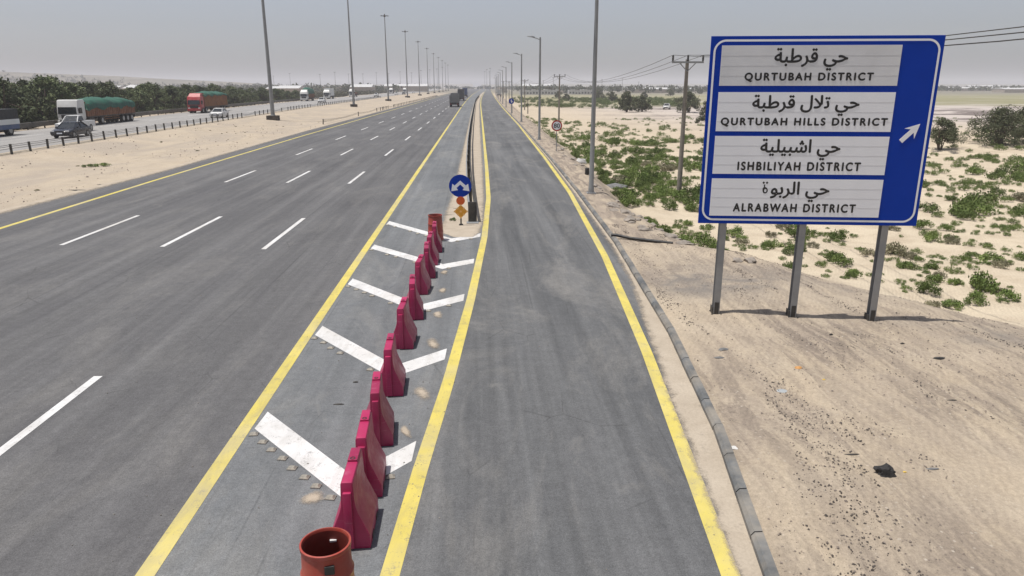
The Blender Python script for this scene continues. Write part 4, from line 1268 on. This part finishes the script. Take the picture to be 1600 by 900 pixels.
# lone plants of the median
for x, y, s, lab in ((-26.4, 52.0, .95, 'small grey green bush alone on the median sand, right of a twin'), (-27.1, 51.6, .8, 'small grey green bush alone on the median sand, left of its twin')):
    o = bpy.data.objects.new('desert_shrub', protos[(0, 0)]); C.objects.link(o); o.location = (x, y, Z(x, y)); o.scale = (s*1.1, s, s*.8); tag(o, lab, 'shrub')
o = bpy.data.objects.new('desert_shrub', protos[(2, 0)]); C.objects.link(o); o.location = (-1.02, 29.9, .01); o.scale = (.32, .28, .35); tag(o, 'tiny green weed on the sand nose beside the arrow sign', 'weed')
for k in range(26):
    y = rng.uniform(40, 120); x = ASPH_L(y) - rng.uniform(2, 11); s = rng.uniform(.12, .32)
    o = bpy.data.objects.new('dry_tuft', protos.get((1, 1)) or list(protos.values())[0]); C.objects.link(o)
    o.location = (x, y, Z(x, y) - .01); o.scale = (s*1.2, s, s*.8); o.rotation_euler = (0, 0, k); tag(o, 'tiny dry tuft scattered on the median sand', 'tuft', 'dry tufts on the median sand')

# ------------------------------------------------------------------ far houses and sheds
m_house = M('far_house_wall', (.50, .49, .47), .8, var=.1, scale=.3)
m_house2 = M('far_house_tan', (.36, .31, .26), .85, var=.15, scale=.3)
m_roofw = M('shed_roof_white', (.46, .46, .46), .6, var=.05, scale=.2)
m_win = M('far_window', (.06, .065, .07), .3, var=.1)
def house(name, label, cat, x, y, w, d, h, mat, group, rz=0, win=True, roof=False):
    t = thing(name, label, cat, (x, y, Z(x, y) - .1), rz, group)
    m = MB(); m.box(0, 0, 0, w, d, h); m.build('wall', mat, t)
    m = MB()
    if roof: m.prism([(-d/2 - .3, h), (d/2 + .3, h), (0, h + min(1.6, d*.14))], -w/2 - .3, w/2 + .3, 'x')
    else:
        for s in (-1, 1): m.box(0, s*(d/2 - .1), h, w, .2, .5); m.box(s*(w/2 - .1), 0, h, .2, d - .42, .5)
    m.build('roof', m_roofw if roof else mat, t)
    if win:
        nfl = max(1, int(h / 2.9)); nw = max(1, int(w / 3))
        for f in range(nfl):
            for k in range(nw):
                m = MB(); m.box((k - (nw-1)/2) * w / nw, -d/2 - .01, .9 + f*2.9, w / nw * .45, .06, 1.4); m.build('window', m_win, t)
    return t
h0 = None
k = 0
for px in np.arange(812, 924, 4.6):
    y = 600 + (px - 812) * .2; x = (px - 743) / 1112 * y
    if 871 < px < 882: continue
    lab = 'narrow white house in the row on the right skyline'
    if h0 is None: h0 = house('row_house', lab, 'house', x, y, 3.0, 6, 3.6, m_house, 'row of white houses on the right skyline'); 
    else: dup(h0, (x, y, Z(x, y) - .1), 0, None, (1, 1, rng.uniform(.85, 1.1)))
s0 = None
for px, y, w, h in ((1020, 760, 60, 4), (985, 900, 30, 4), (1085, 900, 110, 3.5), (1555, 1000, 130, 4), (1490, 1100, 40, 4), (1592, 780, 50, 3.5), (835, 1000, 40, 7), (1530, 1300, 60, 6), (470, 480, 14, 4.4), (455, 520, 16, 4), (250, 420, 10, 4.6), (210, 430, 12, 4.2), (640, 700, 40, 5), (575, 560, 16, 5)):
    x = (px - 743) / 1112 * y
    lab = 'long low white roofed shed far off on the hazy skyline'
    if s0 is None: s0 = house('warehouse', lab, 'shed', x, y, 60, 20, 4, m_house2, 'far white roofed sheds', win=False, roof=True)
    else: dup(s0, (x, y, Z(x, y) - .1), 0, None, (w/60, 1, h/4))
c0 = None
for k in range(46):
    y = rng.uniform(700, 1400); px = rng.choice([rng.uniform(440, 735), rng.uniform(60, 440), rng.uniform(760, 1100), rng.uniform(1430, 1640)], p=[.55, .1, .25, .1]); x = (px - 743) / 1112 * y
    if abs(x) < 20 or (x < -20 and x > FAR_L(y) - 8): continue
    lab = 'small flat roofed building lost in the haze on the skyline'
    if c0 is None: c0 = house('far_building', lab, 'building', x, y, 12, 10, 6, m_house2, 'small hazy buildings on the skyline')
    else: dup(c0, (x, y, Z(x, y) - .1), rng.uniform(-.3, .3), None, (rng.uniform(.6, 2.2), 1, rng.uniform(.45, .95)))
# far-off belts of trees that read as one grey green mass
cl = []
for k in range(7000):
    y = rng.uniform(620, 1500); px = rng.uniform(-60, 1660); x = (px - 743) / 1112 * y
    if -70 < x - (y - 600)*.01 < 45 and y < 1300: continue
    band = vn(x, y, .006, 4) + .25
    if rng.random() > .35 + .6*band: continue
    if px > 1100 and y < 800: continue
    r = rng.uniform(2.4, 4.6) * (1.0 if px < 700 else .85); cl.append((x, y, max(Z(x, y), 0) + r * rng.uniform(.5, 1.25), r))
V, F = leaf_cloud(cl, 24, 1.2, .6, .4)
tag(arrays('distant_tree_belt', V, F, m_far_green), kind='stuff')
# brown hedge bank behind the opposite road in the middle distance
cl = []
for k in range(520):
    y = rng.uniform(300, 620); x = FAR_L(y) - rng.uniform(6, 34); r = rng.uniform(.8, 1.9); cl.append((x, y, Z(x, y) + r*.8, r))
V, F = leaf_cloud(cl, 40, .4, .6, .4)
tag(arrays('roadside_thicket', V, F, foliage_mat('thicket_foliage', (.055, .056, .032), (.10, .10, .06), .1)), kind='stuff')

# ------------------------------------------------------------------ road studs, litter, stones
m_stud = M('stud_metal', (.26, .245, .21), .5, .2, var=.2, scale=20, dirt=(.45, .4, .32), dirt_amt=.7)
st0 = None
studs = []
for ci, (L, P, Q) in enumerate(CHEV[:5]):
    n = 8
    for k in range(n):
        u = (k + .15) / n; studs.append((L[0] + (P[0]-L[0])*u, L[1] + (P[1]-L[1])*u - .50, math.atan2(P[1]-L[1], P[0]-L[0])))
    for k in range(2):
        u = (k + .45) / 2.2; studs.append((P[0] + (Q[0]-P[0])*u, P[1] + (Q[1]-P[1])*u - .42, .5))
for x, y, a in studs:
    if st0 is None:
        st0 = thing('road_stud', 'small square steel road stud lying beside a white chevron stripe', 'road stud', (x, y, .004), a*.12, 'square road studs along the chevrons')
        m = MB(); m.box(0, 0, 0, .14, .115, .010); m.build('pad', M('stud_glue', (.17, .16, .145), .9, var=.3, scale=9, dirt=(.36, .31, .25), dirt_amt=.6), st0)
        m = MB(); m.box(0, 0, .012, .115, .095, .022, taper=.62); m.build('stud_body', m_stud, st0)
    elif rng.random() < .15: continue
    else: dup(st0, (x + rng.uniform(-.02, .02), y + rng.uniform(-.02, .02), .004), a*.12 + rng.uniform(-.15, .15))

def rock_mb(x, y, z, sx, sy, sz, seed, rough=.35, sub=3):
    m = MB(); bmesh.ops.create_icosphere(m.bm, subdivisions=sub, radius=1)
    for v in m.bm.verts:
        p = v.co.copy()
        f = 1 + rough * mnoise.noise(p * 1.4 + Vector((seed, 0, 0))) + rough * .6 * mnoise.noise(p * 4 + Vector((0, seed, 0)))
        v.co = Vector((p.x*f*sx + x, p.y*f*sy + y, max(p.z*f*sz, -sz*.3) + z + sz*.25))
    return m
m_tar = M('tar_lump', (.020, .019, .019), .75, var=.3, scale=14, bump=.8)
m_stone = M('field_stone', (.24, .21, .18), .9, var=.3, scale=5, bump=.5)
m_slab = M('asphalt_slab', (.14, .14, .14), .85, var=.25, scale=8, bump=.5)
def lay(x, y): return Z(x, y)
tag(rock_mb(5.83, 8.88, lay(5.83, 8.88), .135, .105, .11, 3, .5).build('asphalt_lump', m_tar, smooth=40), 'black knobbly lump of asphalt lying on smooth sand', 'rubble')
LIT = [('orange_block', (6.37, 12.95), (.075, .05, .03), M('orange_litter', (.46, .23, .07), .7), 'flat orange block lying on the gravel in front of the sign', 'litter'),
       ('concrete_slab', (5.24, 14.1), (.11, .075, .03), m_slab, 'flat grey slab piece near the kerb in front of the left sign post', 'rubble'),
       ('concrete_slab', (4.98, 13.6), (.10, .05, .025), m_slab, 'small grey slab piece closest to the kerb below the left sign post', 'rubble'),
       ('rubber_scrap', (5.66, 9.5), (.13, .022, .014), m_rubber, 'flat black rubber scrap just left of the asphalt lump', 'litter'),
       ('rubber_scrap', (6.66, 9.05), (.09, .03, .02), m_slab, 'grey black scrap right of the asphalt lump', 'litter'),
       ('stick', (8.55, 11.45), (.10, .018, .014), m_rubber, 'thin dark strip on the sand near the right edge', 'litter'),
       ('yellow_chip', (6.17, 8.95), (.028, .014, .01), M('yellow_litter', (.6, .4, .03), .6), 'tiny yellow chip just right of the asphalt lump', 'litter'),
       ('yellow_chip', (6.6, 12.35), (.028, .02, .012), bpy.data.materials['yellow_litter'], 'tiny yellow chip below the orange block', 'litter'),
       ('rubber_scrap', (-2.52, 11.86), (.10, .022, .012), m_rubber, 'black rubber strip on the grey gore left of the barriers', 'litter'),
       ('rubber_scrap', (-2.39, 12.85), (.05, .03, .012), m_rubber, 'small black rubber scrap above the strip on the gore', 'litter'),
       ('rubber_scrap', (-1.25, 31.3), (.28, .03, .012), m_rubber, 'black rubber strip on the sand left of the amber diamond', 'litter'),
       ('rubber_scrap', (-1.0, 33.0), (.15, .03, .012), m_rubber, 'black rubber scrap behind the blue arrow disc', 'litter'),
       ('plastic_sheet', (5.65, 12.0), (.12, .08, .012), M('grey_film', (.30, .32, .33), .4), 'pale grey plastic shred on the gravel below the sign', 'litter'),
       ('paper_scrap', (3.98, 9.85), (.09, .06, .006), m_white, 'white paper scraps beside the kerb', 'litter'),
       ('tyre_strip', (-21.95, 40.2), (.75, .13, .03), m_rubber, 'long black tyre strip on the sand edge of the main road', 'litter'),
       ('tyre_strip', (-21.75, 42.6), (.5, .10, .03), m_rubber, 'shorter black tyre strip beyond the long one on the road edge', 'litter'),
       ('scrap_sheet', (9.5, 48.6), (1.0, .55, .22), m_slab, 'crumpled grey sheet heap at the foot of the sandy shoulder', 'litter'),
       ('pale_boulder', (8.3, 57), (.45, .4, .32), m_house, 'pale boulder on the shoulder edge right of the nearest lamp', 'boulder'),
       ('rubber_scrap', (8.0, 14.9), (.05, .02, .03), m_rubber, 'tiny dark ring in front of the middle sign post', 'litter'),
       ('rubber_scrap', (9.45, 14.5), (.05, .02, .03), m_rubber, 'tiny dark ring in front of the right sign post', 'litter'),
       ('rubber_scrap', (9.7, 13.6), (.14, .05, .02), m_rubber, 'dark curled scrap right of the sign posts', 'litter'),
       ('rubber_scrap', (4.75, 25.2 - 4), (.05, .05, .03), m_rubber, 'small dark clod beside the kerb bend', 'litter')]
for i, (nm, (x, y), (sx, sy, sz), mt, lab, cat) in enumerate(LIT):
    z = .004 if x < KERB(y) and x > ASPH_L(y) else lay(x, y)
    tag(rock_mb(x, y, z, sx, sy, sz, i*3.3 + 1, .45 if sz > .015 else .3, 2).build(nm, mt, smooth=50), lab, cat)
m = MB(); pts = [(4.98, 25.85, .16), (5.15, 25.78, .17), (5.6, 25.5, Z(5.6, 25.5) + .06), (6.3, 25.05, Z(6.3, 25.05) + .05), (6.98, 24.65, Z(6.98, 24.65) + .02)]
m.tube(pts, [.06, .06, .055, .06, .05], 8)
tag(m.build('drain_hose', m_black, smooth=50), 'black flat hose running from the kerb across the sand', 'hose')
# broken rim of earth and stones at the shoulder edge
ri = 0
for k in range(46):
    y = 22 + 12 * rng.random() if k < 30 else rng.uniform(34, 70); x = BERM(y) + rng.uniform(-.9, .35); s = rng.uniform(.06, .2)
    o = rock_mb(0, 0, 0, s*1.5, s, s*.6, k, .5, 2).build('edge_stone', m_stone, smooth=50) if k < 5 else bpy.data.objects.new('edge_stone', [q for q in C.objects if q.name.startswith('edge_stone')][k % 5].data)
    if k >= 5: C.objects.link(o)
    o.location = (x, y, Z(x, y) - .01); o.rotation_euler = (0, 0, rng.uniform(0, 6.28))
    tag(o, 'brownish stone lying on the broken edge of the sandy shoulder', 'stone', 'stones along the shoulder edge')

# loose grit: many tiny stones, one object per tone
def grit(name, n, mat, spotf, smin, smax):
    base = np.array([(1, 0, 0), (-1, 0, 0), (0, 1, 0), (0, -1, 0), (0, 0, .8), (0, 0, -.6)], float)
    bf = np.array([(0, 2, 4), (2, 1, 4), (1, 3, 4), (3, 0, 4), (2, 0, 5), (1, 2, 5), (3, 1, 5), (0, 3, 5)])
    Vs = []; Fs = []; b = 0; tries = 0
    while b < n * 6 and tries < n * 40:
        tries += 1
        q = spotf()
        if q is None: continue
        x, y = q; s = smin + (smax - smin) * rng.random() ** 5
        P = base * (s * (.55 + .9 * rng.random((6, 3)))); a = rng.uniform(0, 6.28)
        P = np.stack([P[:, 0]*math.cos(a) - P[:, 1]*math.sin(a) + x, P[:, 0]*math.sin(a) + P[:, 1]*math.cos(a) + y, P[:, 2] + (Z(x, y) if x > KERB(y) or x < ASPH_L(y) - .15 else .004) + s*.25], 1)
        Vs.append(P); Fs.append(bf + b); b += 6
    return tag(arrays(name, np.concatenate(Vs), np.concatenate(Fs), mat), kind='stuff')
def near_spot(th, lo=.28):
    def f():
        y = 4.2 + 24 * rng.random() ** 1.35; k = KERB(y); x = k + .25 + rng.random() * min(BERM(y) - k + 1, 12)
        # streaks run from the near kerb away to the right, smooth drift of sand in the near right corner
        u = x + y * .12; v = y
        s = mnoise.noise(Vector((u * 1.5, v * .25, th))) + .6 * mnoise.noise(Vector((u * 5, v * 1.1, th + 4)))
        band = math.exp(-((x - (4.3 + (y - 5) * .17)) / .55) ** 2) * float(sstep(15, 10, y)) * .6
        sm = float(sstep(0, 1.4, x - (5.2 + (y - 6) * .5))) * float(sstep(10.5, 9, y))
        return (x, y) if s + band - sm * 1.2 > lo else None
    return f
grit('dark_gravel', 12000, M('dark_grit', (.075, .063, .055), .85, var=.3, scale=3), near_spot(1.0, .42), .003, .022)
grit('tan_gravel', 14000, M('tan_grit', (.20, .165, .14), .9, var=.3, scale=3), near_spot(5.0, .05), .004, .022)
def median_spot():
    y = 30 + 75 * rng.random() ** 1.4; x = ASPH_L(y) - .2 - rng.random() * 14
    return (x, y) if x > FAR_R(y) + .8 and mnoise.noise(Vector((x*.3, y*.12, 2))) > -.05 else None
grit('median_pebbles', 1300, bpy.data.materials['tan_grit'], median_spot, .015, .09)
def road_spot():
    y = 6 + 30 * rng.random() ** 1.5; x = rng.uniform(-9, KERB(y) - .1)
    p = math.exp(-((x - RAMP_L(y) + .4) / .5) ** 2) + .25 * math.exp(-((x + 4.5) / 1.2) ** 2) + .05
    return (x, y) if rng.random() < p else None
grit('road_grit', 900, M('road_grit', (.20, .185, .165), .9, var=.4, scale=3), road_spot, .004, .016)

# ------------------------------------------------------------------ dusty air
def haze():
    m = MB(); m.box(0, 2700, -4, 12600, 7600, 64)
    mt = bpy.data.materials.new('dusty_air'); mt.use_nodes = True
    t = mt.node_tree; t.nodes.remove(t.nodes['Principled BSDF'])
    pv = t.nodes.new('ShaderNodeVolumePrincipled')
    pv.inputs['Color'].default_value = (.87, .87, .93, 1)
    pv.inputs['Density'].default_value = .00034
    pv.inputs['Anisotropy'].default_value = .2
    t.links.new(pv.outputs[0], t.nodes['Material Output'].inputs['Volume'])
    return tag(m.build('haze', mt), kind='stuff')
haze()
print('objects', len(C.objects))
